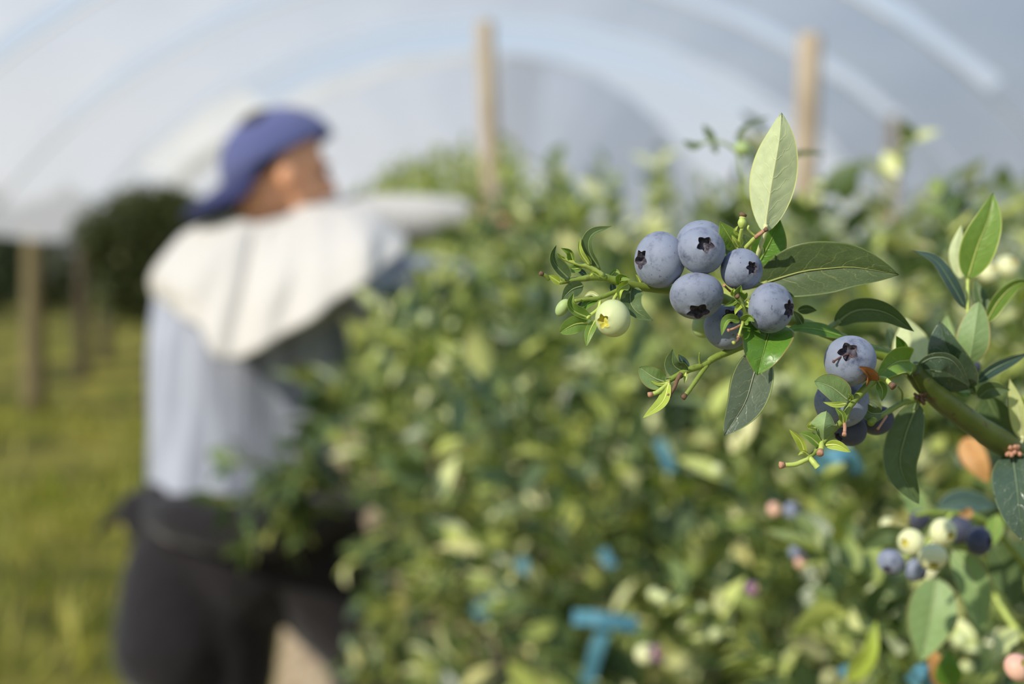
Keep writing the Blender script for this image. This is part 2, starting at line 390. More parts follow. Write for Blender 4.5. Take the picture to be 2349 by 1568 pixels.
berry('blueberry', 1608, 560, 0.545, 57, (1625, 530), 'dusty blue berry half hidden behind the topmost berry of the sharp cluster', G1, away=True)
berry('blueberry', 1609, 574, 0.5225, 55, (1612, 562), 'round dusty blue berry with star crown facing the camera, top of the sharp cluster', G1, squash=0.9, seed=9, open_=0.31)
berry('blueberry', 1598, 678, 0.524, 62, (1599, 727), 'broad blue berry with its crown facing down, under the topmost berry', G1, squash=0.78, seed=12, open_=0.36)
berry('blueberry', 1701, 618, 0.525, 49, (1721, 616), 'smaller blue berry with narrow six-pointed star crown, beside the long dark leaf', G1, squash=0.9, star=6, seed=3, open_=0.27)
berry('blueberry', 1768, 706, 0.522, 59, (1812, 711), 'upright blue berry resting above the bright heart-shaped leaf, crown sideways', G1, squash=0.82, star=6, seed=21, open_=0.3)
berry('blueberry', 1667, 750, 0.538, 53, (1672, 722), 'shaded blue berry lowest in the sharp cluster, behind the dry little stalks', G1, mat=BLUE, squash=0.9, seed=5)
berry('blueberry', 1620, 742, 0.552, 35, (1590, 715), 'pale green berry peeping out under the broad blue berry', 'unripe berries on the branch in focus', GREENB, cmat=CALYXG, seed=2)
berry('blueberry', 1406, 730, 0.524, 43, (1377, 738), 'whitish green unripe berry with yellow crown, below the outer end of the branch', 'unripe berries on the branch in focus', UNRIPE, squash=0.88, cmat=CALYXG, seed=6, open_=0.34)
G2 = 'ripe berries of the second cluster'
berry('blueberry', 1950, 827, 0.535, 59, (1934, 804), 'light blue berry with open round crown and a dried style, atop the second cluster', G2, seed=31, open_=0.33, style=True, squash=0.95)
berry('blueberry', 1931, 920, 0.551, 62, (1960, 945), 'shaded blue berry behind the round green leaf in the second cluster', G2, seed=8, away=True)
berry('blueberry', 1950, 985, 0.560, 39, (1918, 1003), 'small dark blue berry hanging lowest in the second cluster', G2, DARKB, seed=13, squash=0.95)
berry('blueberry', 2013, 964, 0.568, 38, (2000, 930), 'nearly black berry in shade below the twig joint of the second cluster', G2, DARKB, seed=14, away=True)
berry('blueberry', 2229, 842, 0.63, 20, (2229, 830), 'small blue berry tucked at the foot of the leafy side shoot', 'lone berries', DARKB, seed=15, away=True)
G3 = 'berries of the soft lower cluster'
berry('blueberry', 2090, 1243, 0.70, 31, (2067, 1241), 'pale green berry with yellow crown facing sideways in the mixed lower cluster', G3, CREAM, cmat=CALYXG, seed=41)
berry('blueberry', 2163, 1220, 0.70, 32, (2175, 1226), 'pale green berry topmost in the mixed lower cluster', G3, CREAM, cmat=CALYXG, seed=42)
berry('blueberry', 2139, 1277, 0.685, 33, (2134, 1296), 'pale green berry lowest of three green ones in the mixed lower cluster', G3, CREAM, cmat=CALYXG, seed=43)
berry('blueberry', 2044, 1288, 0.70, 31, (2028, 1304), 'blue berry at the far outer end of the mixed lower cluster', G3, BLUE, seed=44)
berry('blueberry', 2101, 1306, 0.70, 28, (2118, 1318), 'small blue berry lowest in the mixed lower cluster', G3, BLUE, seed=45)
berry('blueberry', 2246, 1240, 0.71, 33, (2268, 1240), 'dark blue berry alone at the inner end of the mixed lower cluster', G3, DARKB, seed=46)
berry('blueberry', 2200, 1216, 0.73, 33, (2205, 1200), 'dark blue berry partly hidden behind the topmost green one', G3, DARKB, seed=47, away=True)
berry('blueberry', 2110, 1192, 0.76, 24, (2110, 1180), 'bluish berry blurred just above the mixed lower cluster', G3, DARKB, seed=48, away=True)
G4 = 'blurred berries in the bush'
for (px, py, d, r, m, lab) in [
    (1777, 1168, 1.0, 17, PINK, 'blurred coral pink berry beside a blue one in the bush'),
    (1817, 1171, 1.0, 20, BLUE, 'blurred blue berry beside the coral pink one in the bush'),
    (1827, 1266, 1.02, 17, BLUE, 'blurred blue berry above a peach coloured one in the bush'),
    (1840, 1290, 1.0, 17, PINK, 'blurred peach coloured berry under a blue one in the bush'),
    (1727, 1351, 1.0, 18, PURPLE, 'blurred purple berry alone among the leaves'),
    (2038, 1205, 0.86, 19, CREAM, 'cream coloured berry blurred above the mixed lower cluster'),
    (2335, 1530, 0.66, 32, PINK, 'pink and cream berry cut by the frame corner'),
    (1703, 342, 0.84, 20, GREENB, 'green berry with dusky crown against the bright roof, behind the upright leaf'),
    (2268, 625, 0.85, 26, CREAM, 'cream berry blurred behind the tall upright side-shoot leaf'),
    (2312, 612, 0.86, 27, CREAM, 'cream berry blurred near the frame edge, beside another'),
    (1505, 1500, 1.15, 22, PURPLE, 'blurred plum coloured berry near the bottom of the bush'),
    (1480, 1500, 1.15, 24, CREAM, 'blurred cream berry touching the plum coloured one')]:
    berry('blueberry', px, py, d, r, (px + r * 0.3, py - r * 0.5 if m is not GREENB else py - r), lab, G4, m, cmat=CALYX if m is BLUE else CALYXG, seed=int(px))

# ------------------------------------------------------------------ the branch in focus
MIDRIB = {}
def midrib(key):
    if key not in MIDRIB:
        v = VEINC[key]; MIDRIB[key] = plain('midrib_' + key, v, 0.5, 0.15, 200, 0.1)
    return MIDRIB[key]
def leaf(parent, pts, w, top='deep', under='under', flip=False, roll=0, fold=16, wl=1.0, wr=1.0, a=0.62, b=0.72, cup=0.0, wave=0.02, petiole=None, label=None, pr=0.0007, name='leaf'):
    """pts: spine from the base to the tip (pixel, pixel, depth); w: full width in pixels; flip shows the underside"""
    nu = 22; sp = catmull([P(*p) for p in pts], 8); L = [0]
    for i in range(1, len(sp)): L.append(L[-1] + (sp[i] - sp[i - 1]).length)
    def at(u):
        s = u * L[-1]; i = max(0, min(len(sp) - 2, next((k for k in range(1, len(L)) if L[k] >= s), len(L) - 1) - 1))
        f = (s - L[i]) / max(1e-9, L[i + 1] - L[i]); return sp[i].lerp(sp[i + 1], f)
    dm = sum(p[2] for p in pts) / len(pts); W = w / FPX * dm / 2
    a *= 1.08; b *= 1.42
    pk = a / (a + b); nrm = pk ** a * (1 - pk) ** b
    cols = [-1, -0.94, -0.72, -0.45, -0.2, -0.05, 0, 0.05, 0.2, 0.45, 0.72, 0.94, 1]; nc = len(cols)
    V1 = []; V2 = []; UV = []; rng = random.Random(int(pts[0][0] * 3 + pts[0][1])); ph = rng.uniform(0, 6)
    th = 0.00022
    for i in range(nu + 1):
        u = i / nu; p = at(u); T = (at(min(1, u + 0.03)) - at(max(0, u - 0.03))).normalized()
        view = (CAM_LOC - p).normalized(); S = T.cross(view).normalized(); Nn = S.cross(T)
        qr = Quaternion(T, math.radians(roll)); S = qr @ S; Nn = qr @ Nn
        Nt = -Nn if flip else Nn
        hw = W * (max(1e-6, u) ** a * max(1e-6, 1 - u) ** b) / nrm
        for v in cols:
            h = hw * (wl if v < 0 else wr); fo = math.radians(fold); rr = abs(v)
            x = math.copysign(rr * math.cos(fo), v) * h
            z = rr * math.sin(fo) * h + cup * h * rr * rr + wave * W * math.sin(u * 13 + ph + v) * rr - (0.03 * W if rr < 0.06 else 0)
            z += 0.025 * W * math.sin(2 * math.pi * (u * 7 - rr * 1.7)) * min(rr, 1 - rr) * 2
            q = p + S * x + Nt * z; V1.append(q); V2.append(q - Nt * th * (0.3 + 0.7 * (1 - rr))); UV.append((u, (v + 1) / 2))
    n = len(V1); F = []; mi = []
    for i in range(nu):
        for k in range(nc - 1):
            q = (i * nc + k, i * nc + k + 1, (i + 1) * nc + k + 1, (i + 1) * nc + k)
            for tr in ((q[0], q[1], q[2]), (q[0], q[2], q[3])):
                F.append(tr); mi.append(0); F.append(tuple(n + z for z in tr[::-1])); mi.append(1)
        for k in (0, nc - 1):
            q = (i * nc + k, (i + 1) * nc + k, n + (i + 1) * nc + k, n + i * nc + k); F.append(q); mi.append(1)
    mb = MB(); mb.add(V1 + V2, F, mi, UV + UV)
    mid = [at(u / 12 * 0.92) for u in range(13)]
    nn = [(CAM_LOC - p).normalized() for p in mid]
    if petiole:
        pp = [P(*p) for p in petiole]; mb.tube(catmull(pp + [mid[0], mid[1]], 4), pr * 1.0, 8, 2)
    mb.tube([p for p in mid], [pr * 0.6 * (1 - 0.9 * i / 12) for i in range(13)], 6, 2)
    o = mb.build(name, [LEAFM[top], LEAFM[under], midrib(under if flip else top)], parent)
    if label: o['label'] = label
    return o
def twig(parent, pts, r0, r1=None, mat=STEM, name='twig', tip=None, tipr=1.5):
    c = catmull([P(*p) for p in pts], 6); d = pts[0][2] / FPX; n = len(c)
    r1 = r0 if r1 is None else r1
    rng = random.Random(int(pts[0][0])); rr = [((r0 + (r1 - r0) * i / (n - 1)) * (1 + rng.uniform(-.06, .06))) * d for i in range(n)]
    mb = MB(); mb.tube(c, rr, 12, 0)
    mats = [mat]
    if tip is not None:
        mats.append(tip); t_ = (c[-1] - c[-2]).normalized(); rt = rr[-1]
        mb.tube([c[-1] - t_ * rt, c[-1] + t_ * rt * 0.3, c[-1] + t_ * rt * 1.2, c[-1] + t_ * rt * 1.5], [rt * 1.05, rt * tipr, rt * tipr * 1.05, rt * 0.6], 10, 1)
    return mb.build(name, mats, parent)

br = empty('blueberry_branch', P(2349, 1060, 0.60))
tag(br, 'sharp fruiting blueberry branch reaching across in front of the bush', 'branch', 'blueberry branches')
twig(br, [(2420, 1110, .615), (2325, 1034, .60), (2262, 992, .59), (2190, 940, .58), (2130, 890, .572), (2092, 846, .567)], 31, 21, WOODY, 'stem')
twig(br, [(2095, 850, .567), (2040, 818, .566), (1960, 790, .563), (1900, 764, .56), (1840, 742, .556), (1790, 728, .553), (1700, 700, .55), (1620, 672, .548), (1545, 664, .545), (1495, 660, .54), (1450, 654, .536), (1415, 644, .533), (1385, 634, .531)], 15, 8.5, STEM, 'stem')
twig(br, [(1390, 636, .531), (1358, 636, .529), (1323, 641, .527), (1284, 647, .525)], 8.5, 5.5, STEM, 'twig')
twig(br, [(1383, 632, .530), (1355, 614, .528), (1330, 606, .526), (1300, 596, .525), (1288, 588, .524)], 7, 3, PALESTEM, 'twig')
twig(br, [(1440, 655, .536), (1413, 668, .532), (1374, 683, .528), (1345, 686, .526), (1318, 690, .525)], 6, 4, STEM, 'twig')
twig(br, [(1428, 660, .534), (1412, 680, .53), (1406, 692, .527)], 5, 4, PALESTEM, 'berry_stalk')
twig(br, [(1377, 690, .528), (1372, 708, .527), (1349, 727, .525), (1344, 742, .5245)], 4, 3, PALESTEM, 'twig')
twig(br, [(1259, 640, .524), (1251, 632, .523), (1243, 628, .5225)], 5, 4.2, STEM, 'dry_stalk', BROWN, 1.2)
twig(br, [(1800, 738, .55), (1745, 778, .546), (1692, 798, .541), (1640, 820, .536), (1616, 836, .534), (1575, 850, .531), (1527, 876, .528)], 9, 6.5, STEM, 'twig')
twig(br, [(1535, 874, .528), (1524, 886, .527), (1508, 899, .5255), (1493, 904, .525)], 5, 5, PALESTEM, 'dry_stalk', PINKB, 1.3)
twig(br, [(1622, 838, .534), (1608, 856, .532), (1590, 882, .53), (1577, 900, .529), (1570, 908, .5285)], 5.5, 5, STEM, 'dry_stalk', BROWN, 1.25)
twig(br, [(1562, 856, .528), (1553, 872, .5265), (1548, 886, .526), (1537, 905, .525)], 5, 4, BROWN, 'dry_stalk', BROWN, 1.4)
twig(br, [(1606, 834, .533), (1604, 822, .532), (1605, 808, .531)], 3, 1.5, STEM, 'bud')
# upper little stalks
twig(br, [(1694, 580, .538), (1697, 548, .534), (1702, 522, .531)], 5, 4, PALESTEM, 'berry_stalk')
mb = MB(); c0 = P(1702, 520, .531); mb.tube(catmull([P(1701, 524, .531), P(1702, 512, .531), P(1703, 503, .531), P(1704, 496, .531)], 4), [0.0006, 0.0009, 0.0013, 0.0015, 0.0016, 0.0016, 0.0015, 0.0014, 0.0012, 0.0012, 0.0013, 0.0012, 0.001], 12, 0)
mb.tube([P(1704, 497, .531), P(1705, 491, .531), P(1706, 489, .531)], [0.0012, 0.0015, 0.001], 10, 1); mb.build('bud', [PALESTEM, BROWN], br)
twig(br, [(1700, 580, .54), (1711, 568, .536), (1726, 552, .532), (1735, 542, .53)], 5.5, 5, PALESTEM, 'berry_stalk')
twig(br, [(1733, 544, .53), (1745, 535, .528), (1756, 527, .527)], 5, 4, PINKB, 'dry_stalk', BROWN, 1.4)
twig(br, [(1734, 543, .53), (1722, 533, .529), (1716, 524, .528), (1718, 517, .528)], 2.5, 2.5, PALESTEM, 'tendril')
twig(br, [(1720, 640, .55), (1734, 600, .546), (1742, 570, .543), (1750, 545, .54)], 4, 3.5, PALESTEM, 'leaf_stalk')
# withered calyx stalks in the middle of the cluster
for pts, r, m, tp in [([(1694, 690, .53), (1690, 675, .526), (1676, 668, .522), (1662, 655, .519)], 3, BROWN, PINKB), ([(1700, 770, .53), (1704, 740, .524), (1708, 715, .522), (1700, 692, .52), (1692, 680, .518)], 4.5, PALESTEM, BROWN),
                      ([(1706, 735, .521), (1700, 752, .517), (1694, 772, .516)], 3, PALESTEM, PINKB), ([(1700, 745, .52), (1686, 752, .516), (1672, 757, .515)], 3, PINKB, PINKB), ([(1694, 765, .517), (1692, 780, .515), (1684, 785, .514)], 3.5, BROWN, PALESTEM)]:
    twig(br, pts, r, r * 0.8, m, 'dry_stalk', tp, 1.6)
for pts, w, tp in [([(1706, 690, .522), (1693, 672, .519), (1700, 654, .517)], 34, 'fresh'), ([(1712, 690, .522), (1722, 700, .52), (1728, 712, .519)], 18, 'lime'), ([(1690, 690, .522), (1676, 698, .519), (1660, 702, .517)], 14, 'fresh'),
                   ([(1696, 735, .521), (1668, 735, .517), (1655, 770, .515)], 24, 'fresh'), ([(1702, 735, .521), (1720, 728, .517), (1731, 738, .516)], 26, 'fresh'), ([(1692, 682, .523), (1680, 672, .521), (1684, 660, .52)], 16, 'lime'), ([(1700, 700, .522), (1690, 712, .519), (1686, 722, .518)], 16, 'lime')]:
    leaf(br, pts, w, tp, 'lime', fold=24, roll=18, cup=0.3, pr=0.0004, name='bract')
# big leaves of the cluster
leaf(br, [(1754, 536, .538), (1769, 428, .535), (1787, 325, .533), (1793, 258, .534)], 122, 'fresh', 'under', flip=True, roll=-6, fold=32, wl=1.08, wr=1.0, a=0.72, b=0.62, petiole=[(1735, 592, .545), (1746, 560, .541)], pr=0.0009, label='large upright leaf showing its pale sunlit underside')
leaf(br, [(1738, 654, .546), (1834, 624, .54), (1904, 615, .537), (1963, 613, .535), (2063, 630, .532)], 126, 'deep', 'under', roll=6, fold=10, wl=1.06, wr=0.94, a=0.6, b=0.66, petiole=[(1715, 660, .549)], pr=0.0008, label='long dark green leaf pointing sideways out of the cluster')
leaf(br, [(1740, 604, .552), (1764, 560, .55), (1790, 504, .548)], 84, 'bright', 'under', roll=10, fold=14, label='green leaf behind the upright pale one')
leaf(br, [(1738, 600, .553), (1722, 572, .552), (1706, 536, .55)], 60, 'forest', 'under', roll=-10, fold=14)
leaf(br, [(1692, 572, .542), (1672, 540, .538), (1652, 508, .536)], 52, 'fresh', 'sage', roll=-14, fold=14)
leaf(br, [(1700, 590, .548), (1678, 570, .546), (1652, 548, .544)], 44, 'forest', 'sage', roll=14)
leaf(br, [(1694, 566, .535), (1686, 552, .533), (1678, 538, .532)], 14, 'lime', 'lime', fold=26, name='bract')
leaf(br, [(1700, 540, .534), (1686, 530, .532), (1694, 516, .531)], 10, 'lime', 'lime', fold=26, name='bract')
leaf(br, [(1770, 742, .534), (1762, 768, .527), (1752, 806, .520), (1737, 860, .519)], 134, 'bright', 'under', roll=0, fold=20, a=0.52, b=0.62, wl=0.92, wr=1.05, pr=0.0005, label='bright green heart-shaped leaf under the upright berry')
leaf(br, [(1748, 800, .54), (1728, 862, .537), (1708, 925, .536), (1661, 999, .534)], 98, 'dusty', 'sage', roll=-8, fold=8, a=0.55, b=0.62, pr=0.0006, label='dull grey green hanging leaf with a glossy dusty patch')
leaf(br, [(1830, 712, .556), (1852, 708, .555), (1874, 712, .554)], 26, 'forest', 'sage', roll=30)
leaf(br, [(1935, 772, .556), (1880, 756, .553), (1830, 752, .55), (1796, 762, .547)], 34, 'bright', 'sage', roll=30, fold=10)
leaf(br, [(1840, 745, .552), (1830, 726, .548), (1818, 712, .546)], 20, 'forest', 'sage', roll=10)
# shoot at the outer end
leaf(br, [(1306, 640, .5255), (1274, 606, .5235), (1268, 584, .5225), (1276, 561, .522)], 36, 'forest', 'lime', roll=22, fold=22, cup=0.4, a=0.5)
leaf(br, [(1377, 618, .529), (1352, 575, .5265), (1358, 538, .5245), (1403, 518, .523)], 32, 'forest', 'lime', roll=-26, fold=24, cup=0.3)
leaf(br, [(1352, 608, .527), (1334, 582, .525), (1329, 562, .5245), (1331, 545, .524)], 15, 'lime', 'lime', roll=16, fold=26)
leaf(br, [(1356, 606, .5275), (1346, 590, .5265), (1336, 578, .526)], 13, 'fresh', 'sage', roll=-20)
leaf(br, [(1316, 602, .526), (1308, 578, .524), (1286, 568, .523)], 22, 'fresh', 'lime', roll=-20, fold=30, cup=0.5)
leaf(br, [(1296, 597, .5248), (1286, 590, .5235), (1277, 580, .523)], 12, 'lime', 'lime', fold=30)
leaf(br, [(1334, 614, .5275), (1314, 617, .526), (1295, 609, .5255)], 20, 'fresh', 'sage', roll=12)
leaf(br, [(1345, 632, .53), (1330, 622, .5295), (1318, 624, .529)], 14, 'blue', 'sage', roll=12)
leaf(br, [(1285, 649, .525), (1272, 640, .524), (1258, 631, .5235)], 20, 'lime', 'lime', roll=10, fold=20, cup=0.3)
leaf(br, [(1374, 634, .528), (1360, 626, .526), (1352, 634, .525)], 12, 'lime', 'lime', fold=28, name='bract')
leaf(br, [(1338, 655, .5275), (1312, 664, .526), (1288, 688, .525)], 38, 'forest', 'sage', roll=-12, fold=14)
leaf(br, [(1356, 731, .5255), (1318, 714, .523), (1306, 694, .522), (1316, 669, .5215)], 30, 'fresh', 'lime', roll=24, fold=26, cup=0.4)
leaf(br, [(1348, 740, .5245), (1318, 744, .522), (1284, 762, .521)], 42, 'fresh', 'lime', roll=-8, fold=12, a=0.5, b=0.45)
leaf(br, [(1366, 734, .526), (1352, 762, .5235), (1345, 795, .522)], 24, 'fresh', 'lime', roll=8, fold=18)
leaf(br, [(1372, 684, .5285), (1348, 696, .527), (1330, 721, .526)], 26, 'bright', 'sage', roll=26)
leaf(br, [(1340, 690, .529), (1330, 712, .5285), (1332, 736, .528)], 20, 'blue', 'sage', roll=10)
leaf(br, [(1376, 684, .528), (1356, 672, .5275), (1340, 680, .527)], 12, 'pale', 'pale', roll=10, name='bract')
leaf(br, [(1448, 658, .536), (1446, 690, .53), (1462, 716, .527), (1498, 735, .5255)], 58, 'forest', 'lime', roll=-14, fold=22, cup=0.2, a=0.45, label='dark folded leaf beside the pale unripe berry')
leaf(br, [(1420, 652, .533), (1424, 634, .529), (1448, 640, .527)], 24, 'fresh', 'lime', roll=20, fold=30, cup=0.4, name='bract')
leaf(br, [(1440, 650, .533), (1420, 664, .527), (1421, 689, .5265)], 26, 'lime', 'lime', roll=-16, fold=30, cup=0.4, name='bract')
leaf(br, [(1398, 636, .534), (1412, 622, .533), (1424, 630, .532)], 12, 'fresh', 'lime', roll=-16, fold=30, name='bract')
leaf(br, [(1470, 648, .538), (1464, 636, .537), (1458, 629, .5365)], 9, 'lime', 'lime', name='bract')
leaf(br, [(1404, 650, .535), (1406, 662, .5345), (1402, 674, .534)], 16, 'blue', 'sage')
mb = MB(); q = CV(0.55, 0.75, 0.1).to_track_quat('Z', 'Y').to_matrix(); mb.ell(P(1291, 705, .5245), (0.0023, 0.0023, 0.0036), q, 0, 20, 14); o = mb.build('fruit_bud', GREENB, br); o['label'] = 'small oblong green fruit bud'
# twig below the cluster
leaf(br, [(1526, 876, .528), (1500, 866, .526), (1466, 841, .5245)], 52, 'sage', 'lime', roll=-8, fold=10, cup=0.2, a=0.5, b=0.5)
leaf(br, [(1574, 857, .531), (1545, 836, .529), (1543, 800, .527)], 50, 'forest', 'lime', roll=-10, fold=26, a=0.5)
leaf(br, [(1576, 852, .533), (1566, 830, .532), (1556, 812, .531)], 26, 'blue', 'sage', roll=20)
leaf(br, [(1535, 878, .527), (1520, 922, .5245), (1474, 959, .523)], 30, 'lime', 'fresh', roll=24, fold=22)
leaf(br, [(1573, 853, .53), (1572, 866, .529), (1570, 879, .5285)], 9, 'lime', 'lime')
leaf(br, [(1530, 878, .5275), (1510, 880, .526), (1492, 872, .525)], 10, 'lime', 'lime', name='bract')
# second cluster
twig(br, [(2086, 838, .566), (2060, 856, .558), (2030, 868, .548), (2002, 873, .541)], 7, 6, STEM, 'twig')
twig(br, [(2004, 870, .541), (1975, 900, .536), (1946, 934, .533), (1936, 962, .532), (1913, 983, .5305), (1893, 1008, .529), (1874, 1032, .528), (1854, 1050, .527)], 9.5, 5, STEM, 'twig')
twig(br, [(1856, 1050, .527), (1826, 1064, .5255), (1795, 1066, .525)], 5.5, 5.5, PALESTEM, 'dry_stalk', PINKB, 1.45)
twig(br, [(1885, 1014, .5285), (1884, 1026, .525), (1882, 1036, .523)], 6, 6, PALESTEM, 'dry_stalk', PINKB, 1.35)
twig(br, [(1858, 1050, .527), (1868, 1062, .5255), (1876, 1072, .525)], 6, 7.5, PALESTEM, 'bud')
twig(br, [(2006, 868, .541), (2028, 868, .537), (2046, 883, .534)], 5.5, 5.5, PALESTEM, 'dry_stalk', BROWN, 1.4)
twig(br, [(1937, 968, .531), (1938, 982, .527), (1937, 994, .525)], 4, 4, PINKB, 'dry_stalk', PINKB, 1.35)
twig(br, [(2120, 912, .574), (2090, 918, .569), (2066, 926, .563), (2030, 948, .556), (2008, 962, .55)], 8, 6, STEM, 'twig')
twig(br, [(2034, 953, .552), (2024, 968, .548), (2015, 981, .546)], 3, 3, PINKB, 'dry_stalk', PINKB, 1.2)
twig(br, [(2006, 962, .549), (2001, 966, .546), (1998, 969, .5435)], 7, 8.5, STEM, 'dry_stalk')
twig(br, [(2070, 924, .563), (2070, 900, .561), (2060, 886, .56)], 2.5, 1.5, STEM, 'tendril')
mb = MB(); rng = random.Random(5)
for k in range(9): mb.tube([P(2112, 914, .572), P(2112 + rng.uniform(-14, 14), 914 + rng.uniform(-18, 14), .568)], [0.0012, 0.0006], 6)
mb.build('bud_scale', BROWN, br)
mb = MB()
for k in range(9): mb.tube([P(2326, 1032, .598), P(2326 + rng.uniform(-16, 16), 1032 + rng.uniform(-12, 14), .590)], [0.0018, 0.0009], 6)
mb.build('bud_scale', PINKB, br)
leaf(br, [(1946, 918, .532), (1908, 888, .5285), (1868, 874, .527)], 60, 'sage', 'lime', roll=10, fold=14, cup=0.15, a=0.5, b=0.42, label='round green leaf in front of the shaded berry')
leaf(br, [(2086, 826, .564), (2052, 832, .553), (2010, 868, .547)], 66, 'fresh', 'lime', roll=-8, fold=10, cup=0.5, a=0.42, b=0.5, label='cupped round leaf with a yellow rim')
leaf(br, [(2076, 813, .564), (2068, 790, .561), (2056, 770, .559)], 30, 'bright', 'lime', roll=-14, fold=22)
leaf(br, [(1996, 872, .536), (1990, 854, .527), (1970, 840, .5245)], 38, 'rust', 'rust', roll=16, fold=28, cup=0.4, name='dry_bract', label='orange brown dry bract')
leaf(br, [(2014, 875, .541), (2024, 894, .539), (2023, 920, .538)], 26, 'fresh', 'lime', roll=6, fold=14)
leaf(br, [(1942, 926, .53), (1915, 928, .5275), (1888, 922, .5265)], 15, 'lime', 'lime', roll=8)
leaf(br, [(1936, 970, .53), (1932, 950, .5275), (1915, 934, .5265)], 20, 'fresh', 'lime', roll=-14, fold=24)
leaf(br, [(1950, 918, .5315), (1952, 908, .529), (1944, 902, .528)], 12, 'fresh', 'lime')
leaf(br, [(1889, 1012, .529), (1890, 978, .5245), (1896, 942, .526)], 68, 'fresh', 'sage', flip=True, roll=4, fold=24, cup=0.35, a=0.42, b=0.4, label='cupped green leaf turned away, seen from its back')
leaf(br, [(1872, 982, .527), (1856, 978, .524), (1860, 966, .5225)], 14, 'lime', 'lime', roll=20, name='bract')
leaf(br, [(1848, 1040, .527), (1836, 1010, .5245), (1810, 984, .523)], 24, 'lime', 'lime', roll=-28, fold=28)
leaf(br, [(1881, 1022, .528), (1858, 1002, .526), (1832, 992, .525)], 28, 'fresh', 'lime', roll=20, fold=20)
leaf(br, [(1893, 1021, .528), (1920, 1020, .526), (1952, 1037, .525)], 24, 'lime', 'lime', roll=14, fold=16)
leaf(br, [(1855, 1043, .527), (1842, 1036, .525), (1830, 1044, .524)], 10, 'lime', 'pale', name='bract')
leaf(br, [(2022, 948, .551), (1996, 946, .547), (1971, 916, .545)], 40, 'forest', 'lime', roll=-10, fold=18)
leaf(br, [(2020, 945, .552), (2008, 926, .549), (1984, 916, .547)], 20, 'pale', 'lime', roll=24)
# leaves along the thick stem and the leafy side shoot
leaf(br, [(1914, 744, .561), (1962, 712, .558), (2030, 716, .556), (2097, 760, .556)], 62, 'forest', 'sage', roll=24, fold=8, a=0.55, petiole=[(1926, 770, .562), (1903, 754, .561)], pr=0.0012, label='dark arched leaf between the two berry clusters')
leaf(br, [(2106, 922, .574), (2076, 1000, .575), (2066, 1075, .576), (2108, 1156, .578)], 84, 'forest', 'sage', roll=-6, fold=8, a=0.55, b=0.6, petiole=[(2112, 914, .573)], pr=0.001, label='large dark leaf hanging below the thick stem')
leaf(br, [(2224, 892, .576), (2192, 838, .571), (2168, 786, .569), (2156, 736, .57)], 100, 'gloss', 'sage', roll=-16, fold=18, wl=1.15, wr=0.9, a=0.5, b=0.62, pr=0.0007, label='dark glossy leaf at the bend of the thick stem')
leaf(br, [(2102, 840, .568), (2140, 820, .563), (2186, 828, .562), (2226, 886, .568)], 54, 'gloss', 'lime', roll=24, fold=14, wl=0.5, wr=1.3, pr=0.0007, label='arched dark leaf curling in front of the glossy one')
leaf(br, [(2113, 842, .58), (2130, 850, .582), (2230, 900, .585)], 50, 'sage', 'sage', roll=-10)
twig(br, [(2237, 905, .592), (2231, 850, .592), (2222, 780, .593), (2220, 709, .595), (2220, 640, .597)], 6, 4, PALESTEM, 'twig')
leaf(br, [(2220, 640, .597), (2242, 566, .594), (2266, 505, .593), (2279, 441, .594)], 84, 'fresh', 'under', roll=12, fold=14, pr=0.0007, label='tall upright green leaf at the top of the side shoot')
leaf(br, [(2215, 707, .595), (2182, 648, .59), (2145, 596, .588), (2092, 572, .587)], 34, 'blue', 'sage', roll=26, fold=12, label='narrow bluish leaf of the side shoot')
leaf(br, [(2206, 640, .605), (2192, 580, .606), (2206, 515, .606)], 36, 'sage', 'under', flip=True, roll=-14)
leaf(br, [(2223, 836, .588), (2232, 780, .584), (2246, 690, .585)], 76, 'fresh', 'sage', flip=True, roll=4, fold=12, a=0.5, b=0.55, pr=0.0007, label='oval sage leaf turned away on the side shoot')
leaf(br, [(2262, 740, .6), (2290, 690, .598), (2330, 652, .597), (2372, 646, .597)], 40, 'fresh', 'under', roll=30, fold=14)
leaf(br, [(2262, 720, .606), (2248, 680, .608), (2236, 640, .61)], 34, 'forest', 'sage', roll=14)
leaf(br, [(2240, 878, .592), (2280, 846, .588), (2362, 808, .586)], 34, 'blue', 'sage', roll=30, fold=12)
leaf(br, [(2244, 912, .59), (2272, 892, .587), (2318, 894, .585)], 44, 'forest', 'sage', roll=20)
leaf(br, [(2226, 905, .59), (2196, 880, .586), (2182, 830, .584)], 40, 'bright', 'lime', roll=20, fold=20)
leaf(br, [(2236, 905, .588), (2218, 872, .585), (2206, 830, .584)], 24, 'forest', 'sage', roll=-20)
leaf(br, [(2346, 1010, .597), (2335, 940, .592), (2316, 868, .59)], 42, 'pale', 'under', roll=-16, fold=16, petiole=[(2328, 1034, .60)], label='narrow pale leaf standing up at the frame edge')
leaf(br, [(2350, 1000, .597), (2352, 950, .594), (2346, 905, .593)], 26, 'lime', 'lime', roll=16)
leaf(br, [(2322, 1038, .596), (2332, 1110, .588), (2338, 1170, .585), (2346, 1240, .584)], 110, 'gloss', 'sage', roll=6, fold=12, a=0.5, b=0.6, pr=0.0007, label='glossy dark leaf hanging down at the frame edge')
leaf(br, [(2100, 850, .62), (2094, 800, .622), (2078, 728, .625)], 92, 'pale', 'under', flip=True, roll=8, label='pale leaf seen from behind beyond the dark glossy one')
leaf(br, [(2150, 880, .63), (2170, 800, .632), (2172, 720, .635)], 60, 'sage', 'sage', roll=-14)
leaf(br, [(2040, 750, .63), (2050, 790, .632), (2074, 830, .635)], 28, 'gloss', 'sage', roll=20)
leaf(br, [(2262, 905, .61), (2290, 960, .612), (2336, 1010, .615)], 80, 'forest', 'sage', roll=16)

